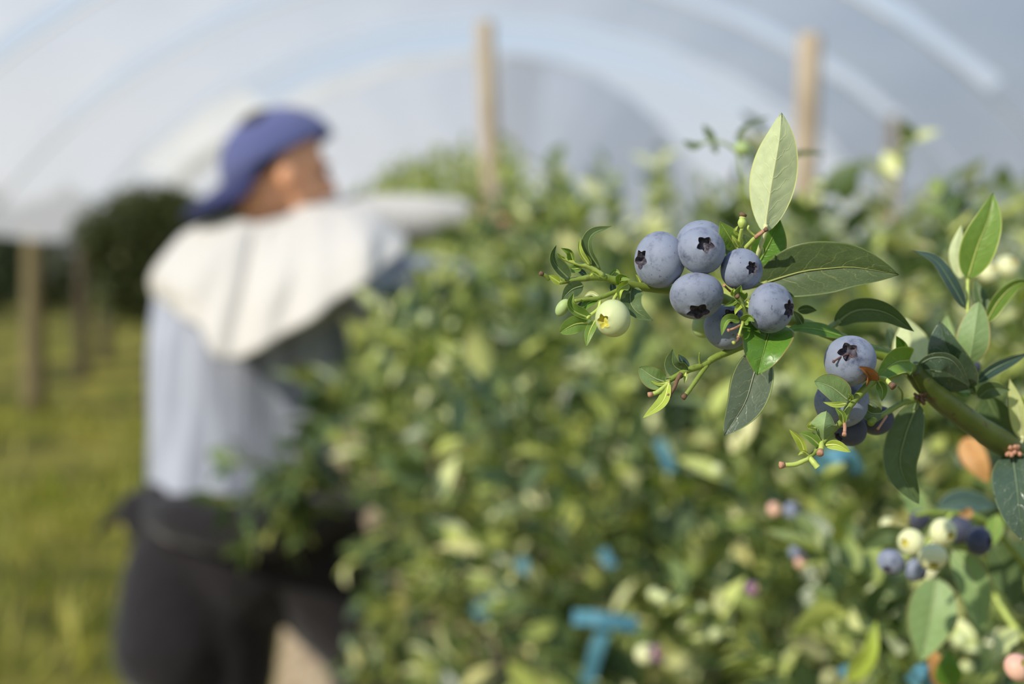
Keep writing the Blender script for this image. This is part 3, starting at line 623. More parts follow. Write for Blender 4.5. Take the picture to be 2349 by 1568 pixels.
# second, soft branch low at the frame side
b2 = empty('blueberry_branch', P(2349, 1330, 0.78)); tag(b2, 'soft blurred blueberry branch carrying the mixed green and blue cluster', 'branch', 'blueberry branches')
twig(b2, [(2420, 1400, .80), (2330, 1270, .76), (2250, 1190, .745), (2150, 1175, .74), (2100, 1180, .74)], 9, 5, STEM, 'stem')
twig(b2, [(2185, 1178, .74), (2150, 1215, .73), (2110, 1262, .725), (2070, 1280, .72)], 5, 4, PALESTEM, 'twig')
twig(b2, [(2400, 1500, .80), (2330, 1440, .80), (2285, 1370, .81), (2262, 1330, .81)], 8, 6, PALESTEM, 'twig')
for pts, w, tp, un, ro in [([(2185, 1262, .73), (2232, 1330, .725), (2252, 1455, .725)], 80, 'sage', 'under', 10), ([(2150, 1325, .76), (2138, 1400, .755), (2112, 1518, .755)], 118, 'sage', 'under', -8),
                           ([(2180, 1575, .78), (2176, 1530, .775), (2178, 1490, .775)], 66, 'bright', 'lime', 0), ([(2165, 1580, .79), (2150, 1530, .785), (2128, 1478, .785)], 48, 'orange', 'orange', 10),
                           ([(2212, 1005, .80), (2240, 1055, .79), (2268, 1108, .79)], 62, 'orange', 'orange', 8), ([(2280, 1250, .78), (2310, 1300, .78), (2330, 1390, .78)], 90, 'forest', 'sage', 16),
                           ([(2080, 1230, .77), (2030, 1225, .77), (1975, 1260, .78)], 52, 'forest', 'sage', -20), ([(2290, 1180, .74), (2280, 1220, .738), (2262, 1262, .738)], 40, 'fresh', 'lime', 12),
                           ([(2110, 1180, .78), (2090, 1140, .78), (2062, 1130, .78)], 60, 'sage', 'under', 6), ([(2150, 1170, .79), (2210, 1150, .79), (2290, 1160, .79)], 60, 'blue', 'sage', -10),
                           ([(1945, 1560, .88), (1992, 1500, .86), (2010, 1420, .86)], 46, 'lime', 'lime', 10), ([(2330, 1440, .8), (2300, 1480, .79), (2272, 1520, .79)], 50, 'pale', 'under', 14),
                           ([(2230, 1170, .735), (2214, 1178, .732), (2196, 1176, .73)], 26, 'orange', 'lime', 0)]:
    leaf(b2, pts, w, tp, un, roll=ro)

# ------------------------------------------------------------------ bushes
def bushmat(name, stops, rough=0.36, tw=0.15):
    t = NT(name); g = t.n('NewGeometry').outputs['Random Per Island']
    c = t.ramp(g, stops); nz = t.noise(180, 2); c = t.mix(t.math('MULTIPLY', nz, 0.2), c, (0.05, 0.08, 0.03, 1))
    tr = t.mix(1.0, c, (1.25, 1.4, 0.6, 1), 'MULTIPLY')
    return t.pbr(c, rough, None, 0.45, tr, tw)
BUSH = bushmat('bush_leaf', [(0.0, s2l(58, 78, 52)), (0.28, s2l(90, 110, 66)), (0.5, s2l(124, 142, 80)), (0.66, s2l(168, 180, 96)), (0.8, s2l(198, 206, 112)), (0.92, s2l(226, 228, 178)), (1.0, s2l(214, 206, 130))])
FARB = bushmat('far_leaf', [(0.0, s2l(104, 122, 62)), (0.4, s2l(150, 166, 84)), (0.75, s2l(190, 198, 104)), (1.0, s2l(210, 210, 140))])
DARKT = bushmat('tree_leaf', [(0.0, s2l(66, 76, 48)), (0.5, s2l(92, 102, 60)), (1.0, s2l(126, 130, 74))], 0.6, 0.1)
US = np.array([0, 0.22, 0.5, 0.78, 1.0]); HW = np.array([0.06, 0.75, 1.0, 0.62, 0.03])
def leaf_arrays(B, T, S, Nn, L, W, rng):
    n = len(B); T = T / np.linalg.norm(T, axis=1, keepdims=True)
    S = S - T * (S * T).sum(1, keepdims=True); S /= np.linalg.norm(S, axis=1, keepdims=True) + 1e-9
    Nn = np.cross(S, T); Nn *= np.sign(Nn[:, 2:3] + 0.15 + 1e-9)
    dr = rng.uniform(0.0, 0.35, n); fo = rng.uniform(0.1, 0.45, n)
    out = np.zeros((n, 5, 3, 3))
    for i, u in enumerate(US):
        for k, v in enumerate((-1, 0, 1)):
            out[:, i, k] = B + T * (L * u)[:, None] + S * (W * v * HW[i])[:, None] + Nn * (-dr * u * u * L + fo * abs(v) * HW[i] * W)[:, None]
    return out.reshape(n, 15, 3)
LF = np.array([(i * 3 + k, i * 3 + k + 1, (i + 1) * 3 + k + 1, (i + 1) * 3 + k) for i in range(4) for k in range(2)])
def leaf_mesh(name, verts, mat):
    n = len(verts); me = bpy.data.meshes.new(name)
    fv = (LF[None] + (np.arange(n) * 15)[:, None, None]).reshape(-1)
    me.vertices.add(n * 15); me.vertices.foreach_set('co', verts.reshape(-1).astype(np.float32))
    nf = n * 8; me.loops.add(nf * 4); me.loops.foreach_set('vertex_index', fv.astype(np.int32))
    me.polygons.add(nf); me.polygons.foreach_set('loop_start', np.arange(0, nf * 4, 4, dtype=np.int32)); me.polygons.foreach_set('use_smooth', np.ones(nf, bool))
    me.update(calc_edges=True); me.validate(); me.materials.append(mat); return me
def make_shoots(rng, n, rx, ry, h, low=0.3):
    """shoots of one bush: arching canes from the crown of the roots to the outer skin of a rounded body"""
    out = []
    for k in range(n):
        a = rng.uniform(0, 2 * np.pi); f = rng.uniform(0.35, 1.0) ** 0.6; z = low + (h - low) * rng.uniform(0, 1) ** 0.75
        zz = (z - low) / (h - low); lim = np.sqrt(max(0.05, 1 - max(0, (zz - 0.45) / 0.55) ** 2.4)) * (0.86 + 0.14 * min(1, zz / 0.45))
        end = np.array([np.cos(a) * rx * f * lim, np.sin(a) * ry * f * lim, z])
        st = np.array([end[0] * 0.15, end[1] * 0.15, 0.1]); mid = st * 0.45 + end * 0.55 + np.array([-end[0] * 0.18, -end[1] * 0.18, 0.12])
        up = rng.uniform(0.0, 0.16)
        tip = end + np.array([np.cos(a) * rng.uniform(0.0, 0.1), np.sin(a) * rng.uniform(0.0, 0.1), up if zz > 0.5 else rng.uniform(-0.08, 0.08)])
        tt = np.linspace(0, 1, 30)[:, None]
        p = (1 - tt) ** 3 * st + 3 * tt * (1 - tt) ** 2 * mid + 3 * tt ** 2 * (1 - tt) * end + tt ** 3 * tip
        out.append(p)
    return out
def shoot_leaves(shoots, rng, per, size=(0.026, 0.052), start=0.35):
    B = []; T = []
    for p in shoots:
        for k in range(per):
            f = start + (1 - start) * (k + rng.uniform(0, 1)) / per; i = min(28, int(f * 29)); q = p[i] + (p[i + 1] - p[i]) * (f * 29 - i)
            ax = p[i + 1] - p[i]; ax = ax / (np.linalg.norm(ax) + 1e-9)
            rd = rng.normal(size=3); rd -= ax * rd.dot(ax); rd /= np.linalg.norm(rd)
            B.append(q); T.append(rd + ax * rng.uniform(0.3, 1.3) + np.array([0, 0, 0.25]))
    B = np.array(B); T = np.array(T); n = len(B)
    S = np.cross(T, np.array([0, 0, 1.0]) + rng.normal(size=(n, 3)) * 0.55)
    L = rng.uniform(size[0], size[1], n); W = L * rng.uniform(0.20, 0.27, n)
    return B, T, S, L, W
def canes(root, shoots, k, mat=BARK, r=0.006, upto=22, name='cane'):
    for p in shoots[:k]:
        mb = MB(); o0 = ORG[root.name]; q = [o0 + Vector(x) for x in p[:upto:3]]
        mb.tube([Vector((q[0].x, q[0].y, o0.z))] + q, [r * 1.4] + [r * (1 - 0.6 * i / len(q)) for i in range(len(q))], 7); mb.build(name, mat, root)
CAMR = np.array(CAM_ROT); CAML = np.array(CAM_LOC)
def to_px(P_):
    v = (P_ - CAML) @ CAMR; d = -v[..., 2]; dd = np.where(np.abs(d) < 1e-4, 1e-4, d)
    return 1174.5 + v[..., 0] / dd * FPX, 784 - v[..., 1] / dd * FPX, d
ENDS = []
def near_bush(y, dx, rx, ry, h, seed, label, shoots=130, per=34, mind=0.72, keep=None, size=(0.034, 0.062)):
    rng = np.random.default_rng(seed); o0 = np.array([ROW(y) + dx, y, 0.2])
    sh = make_shoots(rng, shoots, rx, ry, h - 0.2); B, T, S, L, W = shoot_leaves(sh, rng, per, size)
    px, py, d = to_px(B + o0); ok = d > mind
    if keep is not None: ok &= keep(px, py, d)
    B, T, S, L, W = B[ok], T[ok], S[ok], L[ok], W[ok]
    root = empty('blueberry_bush', o0); tag(root, label, 'bush', 'blueberry bushes of the picked row')
    me = leaf_mesh('foliage', leaf_arrays(B, T, S, None, L, W, rng), BUSH)
    o = bpy.data.objects.new('foliage', me); COL.objects.link(o); o.parent = root
    def shown(p):
        a, b, c = to_px(np.array(p) + o0); return c.min() > mind and (keep is None or bool(np.all(keep(a, b, c))))
    canes(root, [p for p in sh if shown(p)], 14, PALESTEM, 0.0028, 30)
    for p in sh:
        e_ = p[-1] + o0; a, b, c = to_px(e_)
        if c > mind and 0 < a < 2349 and 0 < b < 1568 and (keep is None or bool(keep(a, b, c))): ENDS.append((c, e_, rng.uniform()))
    return root
def keep_near(px, py, d):
    return (py > 560 + 0.10 * (2349 - px)) | (d > 1.0) & (py > 440)
def keep_mid(px, py, d):
    # the picker's back, sleeves and hem stay clear of this bush's leaves
    lim = np.interp(py, [300, 470, 520, 640, 800, 860, 1200, 1568], [1120, 1120, 1090, 930, 860, 770, 850, 830])
    return px > lim + 26 * np.sin(py * 0.031 + 1) + 22 * np.sin(py * 0.083 + d * 9) + 18 * np.sin(py * 0.21 + px * 0.1)
near_bush(1.12, 0.10, 0.46, 0.40, 1.22, 11, 'blueberry bush closest to the camera, behind the sharp branch', 210, 38, keep=keep_near, size=(0.024, 0.044))
near_bush(1.75, 0.02, 0.55, 0.42, 1.27, 12, 'second blueberry bush from the camera in the picked row', 190, 28, keep=keep_mid)
near_bush(2.45, -0.12, 0.72, 0.45, 1.33, 13, 'third blueberry bush, the one the picker reaches into', 210, 28, keep=keep_mid)
near_bush(3.25, 0.10, 0.62, 0.48, 1.35, 14, 'fourth blueberry bush, just beyond the outstretched arm', 170, 26, keep=lambda a, b, c: a > np.where(b < 640, 1100, 1000))
# shared bushes further along
FAR = []
for s_ in range(3):
    rng = np.random.default_rng(50 + s_); sh = make_shoots(rng, 120, 0.65, 0.6, 1.40); B, T, S, L, W = shoot_leaves(sh, rng, 30, (0.035, 0.06))
    FAR.append((leaf_mesh('foliage', leaf_arrays(B, T, S, None, L, W, rng), FARB), sh))
def far_bush(x, y, s, k, rot, label, group, sx=1.0, z=0.15):
    me, sh = FAR[k % 3]; root = empty('blueberry_bush', (x, y, z)); root.rotation_euler = (0, 0, rot); root.scale = (sx, sx, s)
    tag(root, label, 'bush', group)
    if k < 3 and not FAR_DONE.get(k):
        canes(root, sh, 6, BARK, 0.008); FAR_DONE[k] = [c for c in root.children]
    else:
        for c in FAR_DONE.get(k % 3, []):
            q = c.copy(); COL.objects.link(q); q.parent = root; ORG[q.name] = Vector((0, 0, 0))
    o = bpy.data.objects.new('foliage', me); COL.objects.link(o); o.parent = root
    return root
FAR_DONE = {}
words = ['fifth', 'sixth', 'seventh', 'eighth', 'ninth', 'tenth', 'eleventh', 'twelfth', 'thirteenth']
for k in range(9):
    y = 4.25 + 1.05 * k
    far_bush(ROW(y) + [0.15, -0.05, 0.1, 0, 0.1, -.05, .05, 0, 0][k], y, [0.96, 1.03, 1.14, 1.18, 1.24, 1.24, 1.28, 1.28, 1.3][k], k, k * 1.7, 'blurred blueberry bush, %s from the camera in the picked row' % words[k], 'blueberry bushes of the picked row')
for k in range(6):
    y = 4.6 + 1.2 * k
    far_bush(2.05 - 0.1 * k, y, 0.98 + 0.02 * k, k + 3, k * 2.1, ['first', 'second', 'third', 'fourth', 'fifth', 'sixth'][k] + ' blueberry bush of the next row beyond the picked one', 'blueberry bushes of the next row')
# loose shoot that hangs in front of the picker's hip
rng = np.random.default_rng(77); root = empty('blueberry_shoot', P(800, 1180, 2.35)); tag(root, 'leafy shoot hanging in front of the picker\'s hip', 'shoot')
sh = []
for (a, b) in [((800, 1150), (520, 1060)), ((790, 1180), (500, 1160)), ((760, 1170), (680, 1010)), ((740, 1180), (560, 1250)), ((720, 1170), (660, 1270)), ((800, 1120), (600, 1120)), ((790, 1000), (700, 880)), ((800, 940), (690, 1000))]:
    A = np.array(P(a[0], a[1], 2.3)) - np.array(ORG[root.name]); E = np.array(P(b[0], b[1], 2.2)) - np.array(ORG[root.name]); M = (A + E) / 2 + np.array([0, 0, 0.03])
    tt = np.linspace(0, 1, 30)[:, None]; sh.append((1 - tt) ** 2 * A + 2 * tt * (1 - tt) * M + tt ** 2 * E)
B, T, S, L, W = shoot_leaves(sh, rng, 16, (0.04, 0.065), 0.1)
o = bpy.data.objects.new('foliage', leaf_mesh('foliage', leaf_arrays(B, T, S, None, L, W, rng), bushmat('shoot_leaf', [(0, s2l(74, 96, 60)), (0.6, s2l(104, 122, 76)), (1, s2l(150, 152, 80))]))); COL.objects.link(o); o.parent = root
for p in sh:
    mb = MB(); mb.tube([ORG[root.name] + Vector(x) for x in p[::4]], 0.003, 6); mb.build('twig', STEM, root)
# twig with small leaves against the bright roof
tw = empty('blueberry_twig', P(1700, 420, 0.86)); tag(tw, 'thin blurred twig with small leaves against the bright roof', 'twig')
twig(tw, [(1720, 470, .86), (1700, 400, .86), (1690, 350, .86), (1650, 325, .86), (1600, 330, .87)], 4, 3, STEM, 'stem')
for pts, w in [([(1640, 325, .865), (1625, 305, .865), (1612, 285, .865)], 20), ([(1610, 330, .87), (1590, 335, .87), (1566, 322, .87)], 18), ([(1640, 328, .865), (1640, 340, .865), (1646, 352, .865)], 16), ([(1715, 420, .86), (1770, 390, .86), (1830, 352, .86), (1900, 352, .86)], 18), ([(1690, 340, .86), (1700, 300, .86), (1740, 275, .86), (1770, 268, .86)], 12)]:
    leaf(tw, pts, w, 'forest', 'sage', roll=10)
# small unripe berries at the shoot ends of the nearer bushes
mb = MB(); mb.ell((0, 0, 0), (1, 1, 0.92), None, 0, 14, 10); mb.ell((0, 0, 0.86), (0.35, 0.35, 0.12), None, 1, 10, 6); proto = mb.build('unripe_berry', [UNRIPE, CALYXG], loc=(0, 0, 0))
rngp = random.Random(8); ENDS.sort(key=lambda q: q[0]); cnt = 0; first = True
for (d, e_, u) in ENDS:
    if u > 0.42: continue
    for j in range(rngp.randint(3, 5)):
        if cnt >= 150: break
        o = proto if first else proto.copy()
        if not first: COL.objects.link(o)
        first = False; cnt += 1
        r = rngp.uniform(0.0042, 0.0062); o.scale = (r, r, r)
        o.location = Vector(e_) + Vector((rngp.gauss(0, 0.009), rngp.gauss(0, 0.009), rngp.uniform(-0.018, 0.006))); o.rotation_euler = (rngp.uniform(0, 2.6), 0, rngp.uniform(0, 6))
        tag(o, 'tiny blurred pale green unripe berry on a shoot end of the bush', 'berry', 'unripe berries in the blurred bush')

# ------------------------------------------------------------------ blue ties
t = NT('blue_tie'); nz = t.noise(60, 3); TIE = t.pbr(t.mix(nz, s2l(56, 108, 130), s2l(96, 152, 172)), 0.45, None, 0.5)
def tie(strips, label, w):
    root = empty('plant_tie', P(*strips[0][0])); tag(root, label, 'tie', 'blue plant ties in the bush')
    for s_ in strips:
        c = catmull([P(*p) for p in s_], 6); mb = MB(); V = []; d = s_[0][2]; hw = w / 2 / FPX * d; th = 0.0012
        for i, p in enumerate(c):
            T = (c[min(i + 1, len(c) - 1)] - c[max(0, i - 1)]).normalized(); S = T.cross((CAM_LOC - p).normalized()).normalized(); Nn = S.cross(T); S = Quaternion(T, 0.25 * math.sin(i * 0.5)) @ S
            V += [p - S * hw, p + S * hw, p + S * hw - Nn * th, p - S * hw - Nn * th]
        F = [(i * 4 + k, i * 4 + (k + 1) % 4, (i + 1) * 4 + (k + 1) % 4, (i + 1) * 4 + k) for i in range(len(c) - 1) for k in range(4)] + [(0, 3, 2, 1), tuple(len(V) - 4 + k for k in range(4))]
        mb.add(V, F); mb.build('strip', TIE, root, smooth=False)
tie([[(1315, 1415, 1.45), (1370, 1418, 1.43), (1462, 1432, 1.44)], [(1395, 1420, 1.44), (1372, 1480, 1.45), (1345, 1568, 1.46)]], 'blue plant tie crossed like the letter T low in the bush', 34)
tie([[(1868, 1068, 0.92), (1905, 1048, 0.90), (1945, 1046, 0.90), (1972, 1085, 0.91)]], 'bright cyan plant tie bent below the second berry cluster', 34)
tie([[(1210, 1285, 1.95), (1155, 1350, 1.95), (1090, 1410, 1.96)]], 'dark blue plant tie slanting in the shade of the bush', 34)
tie([[(1508, 1010, 1.5), (1526, 1040, 1.5), (1540, 1080, 1.5)]], 'short blue plant tie below the thin lower twig', 26)
tie([[(1380, 1262, 1.5), (1395, 1285, 1.5), (1405, 1300, 1.5)]], 'small blue plant tie knot above the crossed tie', 26)
tie([[(2088, 1566, 0.82), (2118, 1538, 0.81), (2140, 1580, 0.82)]], 'cyan plant tie end at the bottom edge beside the orange leaf', 34)
tie([[(1926, 1545, 0.95), (1944, 1535, 0.95), (1958, 1560, 0.95)]], 'small cyan plant tie at the bottom edge left of the orange leaf', 22)

# ------------------------------------------------------------------ stakes and side posts
t = NT('stake_wood'); tc = t.n('TexCoord').outputs['Object']; mp = t.n('Mapping'); mp.inputs['Scale'].default_value = (1, 1, 0.08); t.l(tc, mp.inputs[0]); nz = t.noise(60, 4, 0.6, mp.outputs[0])
WOOD = t.pbr(t.ramp(nz, [(0.3, s2l(138, 120, 98)), (0.6, s2l(184, 168, 144)), (0.8, s2l(204, 192, 172))]), 0.8, t.bump(nz, 0.4, 0.004))
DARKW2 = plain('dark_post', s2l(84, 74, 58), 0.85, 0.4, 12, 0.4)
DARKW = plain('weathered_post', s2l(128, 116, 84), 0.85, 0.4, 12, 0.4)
def post(name, top, basex, d, w, label, group, mat, tilt=0):
    tp = P(top[0], top[1], d); bt = P(basex, 700, d); di = (bt - tp); bt = tp + di * ((tp.z) / (tp.z - bt.z)); r = w / 2 / FPX * d
    mb = MB(); n = 10; mb.tube([bt.lerp(tp, i / n) for i in range(n + 1)] + [tp + Vector((0, 0, r * 0.25))], [r * (1.05 - 0.1 * i / n) for i in range(n + 1)] + [r * 0.7], 14)
    return tag(mb.build(name, mat, loc=bt), label, 'post', group)
post('wooden_stake', (1858, 84), 1836, 3.6, 58, 'thick pale wooden stake rising behind the upright leaf', 'wooden stakes in the rows', WOOD)
post('wooden_stake', (1112, 52), 1138, 5.0, 44, 'tall wooden stake in the middle of the tunnel', 'wooden stakes in the rows', WOOD)
post('wooden_stake', (2050, 270), 2040, 9.0, 30, 'short faint wooden stake further off towards the side', 'wooden stakes in the rows', WOOD)
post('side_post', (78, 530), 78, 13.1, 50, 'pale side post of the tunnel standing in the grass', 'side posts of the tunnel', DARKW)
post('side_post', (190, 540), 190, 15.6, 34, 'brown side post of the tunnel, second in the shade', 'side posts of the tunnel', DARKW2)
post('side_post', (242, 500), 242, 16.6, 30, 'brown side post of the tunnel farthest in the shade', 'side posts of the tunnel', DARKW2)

# ------------------------------------------------------------------ trees and grass beyond the open side
TREE = []
for s_ in range(2):
    rng = np.random.default_rng(90 + s_); n = 5200; v = rng.normal(size=(n, 3)); v /= np.linalg.norm(v, axis=1, keepdims=True); rad = rng.uniform(0.35, 1, n)[:, None] ** 0.5
    B = v * rad * np.array([1.5, 1.3, 1.35]) + np.array([0, 0, 1.5]); B += 0.18 * np.sin(B[:, [1, 2, 0]] * 4)
    T = v + rng.normal(size=(n, 3)) * 0.6; S = np.cross(T, np.array([0, 0, 1.0]) + rng.normal(size=(n, 3)) * .5); L = rng.uniform(0.12, 0.26, n)
    TREE.append(leaf_mesh('foliage', leaf_arrays(B, T, S, None, L, L * 0.3, rng), DARKT))
spots = [(-70, 22, 0.9, 0), (130, 25, 0.95, 1), (345, 12.9, 0.74, 0), (440, 14.4, 0.78, 1), (560, 26, 1.05, 1), (800, 33, 1.1, 0)]
tl = ['dark shrub past the outer frame edge', 'dark shrub beyond the brown side posts', 'small dark green tree beside the picker\'s shoulder under the roof edge', 'small dark tree showing between the cap brim and the shoulder', 'dark green tree behind the cap brim', 'dark tree far behind the row of bushes']
for k, (px, d, s_, m) in enumerate(spots):
    p = P(px, 700, d); near = d < 19; gz = 0.0 if near else 0.6; sz = 0.42 if near else s_ * 0.78; lift = 0.85 if near else 0.0
    root = empty('tree', (p.x, p.y, gz)); tag(root, tl[k], 'tree', 'dark trees beyond the tunnel side')
    o = bpy.data.objects.new('foliage', TREE[m]); COL.objects.link(o); o.parent = root
    o.scale = (s_ * 0.62, s_ * 0.62, sz); o.rotation_euler = (0, 0, k); o.location = (0, 0, lift)
    ht = lift + 1.4 * sz
    mb = MB(); mb.tube([(p.x, p.y, gz), (p.x + .03, p.y, gz + ht * 0.5), (p.x, p.y, gz + ht)], [0.09 * s_, 0.07 * s_, 0.04 * s_], 8); mb.build('trunk', BARK, root)
rng = np.random.default_rng(7); n = 9000
B = np.stack([rng.uniform(-5.5, -0.9, n), rng.uniform(4.2, 14, n), np.zeros(n)], 1); B[:, 0] -= (B[:, 1] - 4.2) * 0.08
keepg = (np.sin(B[:, 0] * 2.3) + np.sin(B[:, 1] * 1.7 + 1) + rng.normal(size=n) * 0.8) > 0.1; B = B[keepg]; n = len(B)
T = np.stack([rng.normal(size=n) * 0.35, rng.normal(size=n) * 0.35, np.ones(n)], 1); S = rng.normal(size=(n, 3)); L = rng.uniform(0.07, 0.2, n)
GR = bushmat('grass_blade', [(0, s2l(92, 108, 32)), (0.5, s2l(140, 144, 52)), (1, s2l(190, 178, 84))], 0.6, 0.35)
o = bpy.data.objects.new('grass', leaf_mesh('grass', leaf_arrays(B, T, S, None, L, L * 0.06, rng), GR)); COL.objects.link(o); tag(o, 'rough yellow green grass on the aisle beside the picker', 'grass', None, 'stuff')

# ------------------------------------------------------------------ the picker
t = NT('skin'); nz = t.noise(30, 4); SKIN = t.pbr(t.mix(nz, s2l(218, 150, 110), s2l(240, 182, 142)), 0.5, None, 0.4, sss=0.15)
def fabric(name, a, b, scale=160, streak=None, rough=0.9):
    t = NT(name); tc = t.n('TexCoord').outputs['Object']; nz = t.noise(scale, 3)
    c = t.mix(nz, s2l(*a), s2l(*b)); h = nz
    if streak:
        mp = t.n('Mapping'); mp.inputs['Scale'].default_value = streak; t.l(tc, mp.inputs[0]); st = t.noise(16, 3, 0.5, mp.outputs[0])
        c = t.mix(t.ramp(st, [(0.38, (0, 0, 0, 1)), (0.62, (1, 1, 1, 1))]), c, s2l(*[min(255, int(x * 1.22)) for x in b])); h = st
    return t.pbr(c, rough, t.bump(h, 0.5, 0.02), 0.15, sheen=0.2)
WHITE = fabric('cream_cotton', (204, 200, 194), (218, 214, 208))
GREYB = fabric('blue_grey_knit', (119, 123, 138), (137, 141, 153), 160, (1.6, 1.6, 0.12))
BLACK = fabric('black_cloth', (26, 25, 28), (40, 37, 40), 30)
CAPM = fabric('blue_cap', (84, 92, 140), (104, 110, 158), 300)
SHOE = plain('dark_boot', s2l(50, 44, 40), 0.6, 0.3, 30)
D0 = 3.05
hip = P(570, 1190, 3.08); foot_l = Vector((P(370, 1500, 3.0).x, P(370, 1500, 3.0).y, 0)); foot_r = Vector((P(850, 1500, 3.15).x, P(850, 1500, 3.15).y, 0))
per = empty('person', Vector((hip.x, hip.y, 0))); tag(per, 'person in a backwards blue cap and white top reaching into the bushes', 'person')
hipL, hipR = P(480, 1200, 3.08), P(660, 1200, 3.06)
kneeL = hipL.lerp(foot_l, 0.5) + Vector((0.05, 0.03, 0)); kneeR = hipR.lerp(foot_r, 0.48) + Vector((0.1, 0.0, 0.03))
shF, shN = P(700, 545, 3.2), P(680, 610, 2.96)             # shoulder of the far arm, of the near arm
elF, elN = P(880, 500, 3.26), P(845, 655, 2.90)
haF, haN = P(1085, 505, 3.24), P(1040, 650, 2.98)
face = CV(0.93, -0.10, -0.35).normalized(); upv = (CV(0.05, 1, 0) - face * CV(0.05, 1, 0).dot(face)).normalized(); lat = face.cross(upv)
HM = Matrix((lat, face, upv)).transposed(); hc = P(648, 392, D0)
def H(x, y, z): return hc + HM @ Vector((x, y, z))
mb = MB()
mb.ell(H(0, -0.012, 0.025), (0.076, 0.096, 0.098), HM, 0, 28, 18)            # skull
mb.ell(H(0, 0.03, -0.035), (0.058, 0.066, 0.085), HM, 0, 24, 16)             # face and jaw
mb.ell(H(0, 0.062, -0.095), (0.026, 0.024, 0.022), HM, 0)                    # chin
mb.caps([H(0, 0.088, 0.012), H(0, 0.104, -0.012), H(0, 0.112, -0.03)], [0.009, 0.012, 0.015], 10)   # nose
mb.ell(H(0, 0.095, -0.062), (0.024, 0.012, 0.006), HM, 0); mb.ell(H(0, 0.094, -0.074), (0.021, 0.012, 0.007), HM, 0)   # lips
for s_ in (-1, 1):
    mb.ell(H(0.078 * s_, -0.005, -0.015), (0.010, 0.020, 0.032), HM, 0); mb.ell(H(0.036 * s_, 0.08, -0.02), (0.022, 0.014, 0.018), HM, 0); mb.ell(H(0.03 * s_, 0.088, 0.022), (0.026, 0.012, 0.008), HM, 0)
mb.caps([H(0, -0.03, -0.05), P(604, 500, 3.06), P(590, 560, 3.07)], [0.058, 0.060, 0.066], 18)     # neck
mb.caps([P(590, 630, 3.08), P(575, 760, 3.08), P(565, 950, 3.08), hip], [0.09, 0.12, 0.12, 0.13], 24)
mb.caps([P(470, 650, 3.1), P(580, 610, 3.08), shN.lerp(shF, 0.5)], [0.055, 0.06, 0.055], 18)
for a, b, c in ((shF, elF, haF), (shN, elN, haN)):
    mb.caps([a, a.lerp(b, .5), b], [0.054, 0.05, 0.041], 16); mb.caps([b, b.lerp(c, .4), c], [0.041, 0.04, 0.028], 16)
    f = (c - b).normalized(); dn = Vector((0, 0, -1)); sd_ = f.cross(dn).normalized()
    pal = c + f * 0.05; mb.ell(pal, (0.042, 0.05, 0.016), Matrix((sd_, f, sd_.cross(f))).transposed(), 0, 16, 10)
    for k, (o_, ln) in enumerate([(-0.032, 0.062), (-0.011, 0.074), (0.011, 0.07), (0.031, 0.054)]):
        r0 = c + f * 0.088 + sd_ * o_; r1 = r0 + f * ln * 0.5 + dn * 0.012; r2 = r1 + f * ln * 0.2 + dn * ln * 0.45
        mb.caps([r0 - f * 0.015, r0, r1, r2], [0.0095, 0.009, 0.0085, 0.007], 8)
    t0 = c + f * 0.03 - sd_ * 0.034; mb.caps([t0, t0 + f * 0.03 - sd_ * 0.022 + dn * 0.01, t0 + f * 0.055 - sd_ * 0.02 + dn * 0.028], [0.012, 0.010, 0.008], 8)
for h_, k_, f_ in ((hipL, kneeL, foot_l), (hipR, kneeR, foot_r)):
    an = f_ + Vector((0, 0, 0.09)); mb.caps([h_, h_.lerp(k_, .5), k_], [0.095, 0.08, 0.058], 18); mb.caps([k_, k_.lerp(an, .35), an], [0.056, 0.056, 0.038], 16)
    mb.caps([an - Vector((0, 0, 0.035)), an + Vector((0.09, 0.04, -0.05)), an + Vector((0.16, 0.07, -0.06))], [0.042, 0.036, 0.026], 12)
body = remesh(mb.build('body', SKIN, per), 0.0065, 4)
mb = MB()
for s_ in (-1, 1): mb.ell(H(0.032 * s_, 0.083, 0.004), (0.013, 0.010, 0.009), HM, 0, 14, 10)
mb.build('eye', plain('eye_dark', s2l(60, 40, 32), 0.3, 0.2, 80), per)
# hair below the cap
mb = MB(); mb.ell(H(0, -0.034, 0.035), (0.078, 0.084, 0.094), HM, 0, 24, 16); mb.ell(H(0, -0.066, 0.0), (0.056, 0.040, 0.050), HM, 0, 20, 12)
mb.build('hair', plain('dark_hair', s2l(46, 34, 30), 0.7, 0.4, 200, 0.8), per)
# cap: dome tilted back, peak pointing backwards
ct = CV(-0.46, 0.89, 0.05).normalized(); cb = CV(-0.89, -0.46, 0.22); cb = (cb - ct * cb.dot(ct)).normalized(); cl = ct.cross(cb)
CM = Matrix((cb, cl, ct)).transposed(); cc = P(640, 368, D0)
mb = MB(); V = []; nr, ns = 14, 40
for j in range(nr + 1):
    th = math.pi / 2 * j / nr * 1.0
    for k in range(ns):
        a = 2 * math.pi * k / ns; pan = 1 + 0.012 * abs(math.cos(3 * a))
        V.append(cc + CM @ Vector((0.130 * math.sin(th) * math.cos(a) * pan, 0.102 * math.sin(th) * math.sin(a) * pan, 0.112 * math.cos(th))))
F = [(j * ns + k, (j + 1) * ns + k, (j + 1) * ns + (k + 1) % ns, j * ns + (k + 1) % ns) for j in range(nr) for k in range(ns)]
mb.add(V, F); capo = mb.build('cap', CAPM, per); m = capo.modifiers.new('t', 'SOLIDIFY'); m.thickness = 0.004
mb = MB(); mb.ell(cc + CM @ Vector((0, 0, 0.113)), (0.008, 0.008, 0.005), CM, 0, 12, 8); mb.build('button', CAPM, capo)
mb = MB(); V = []; n1, n2 = 8, 20
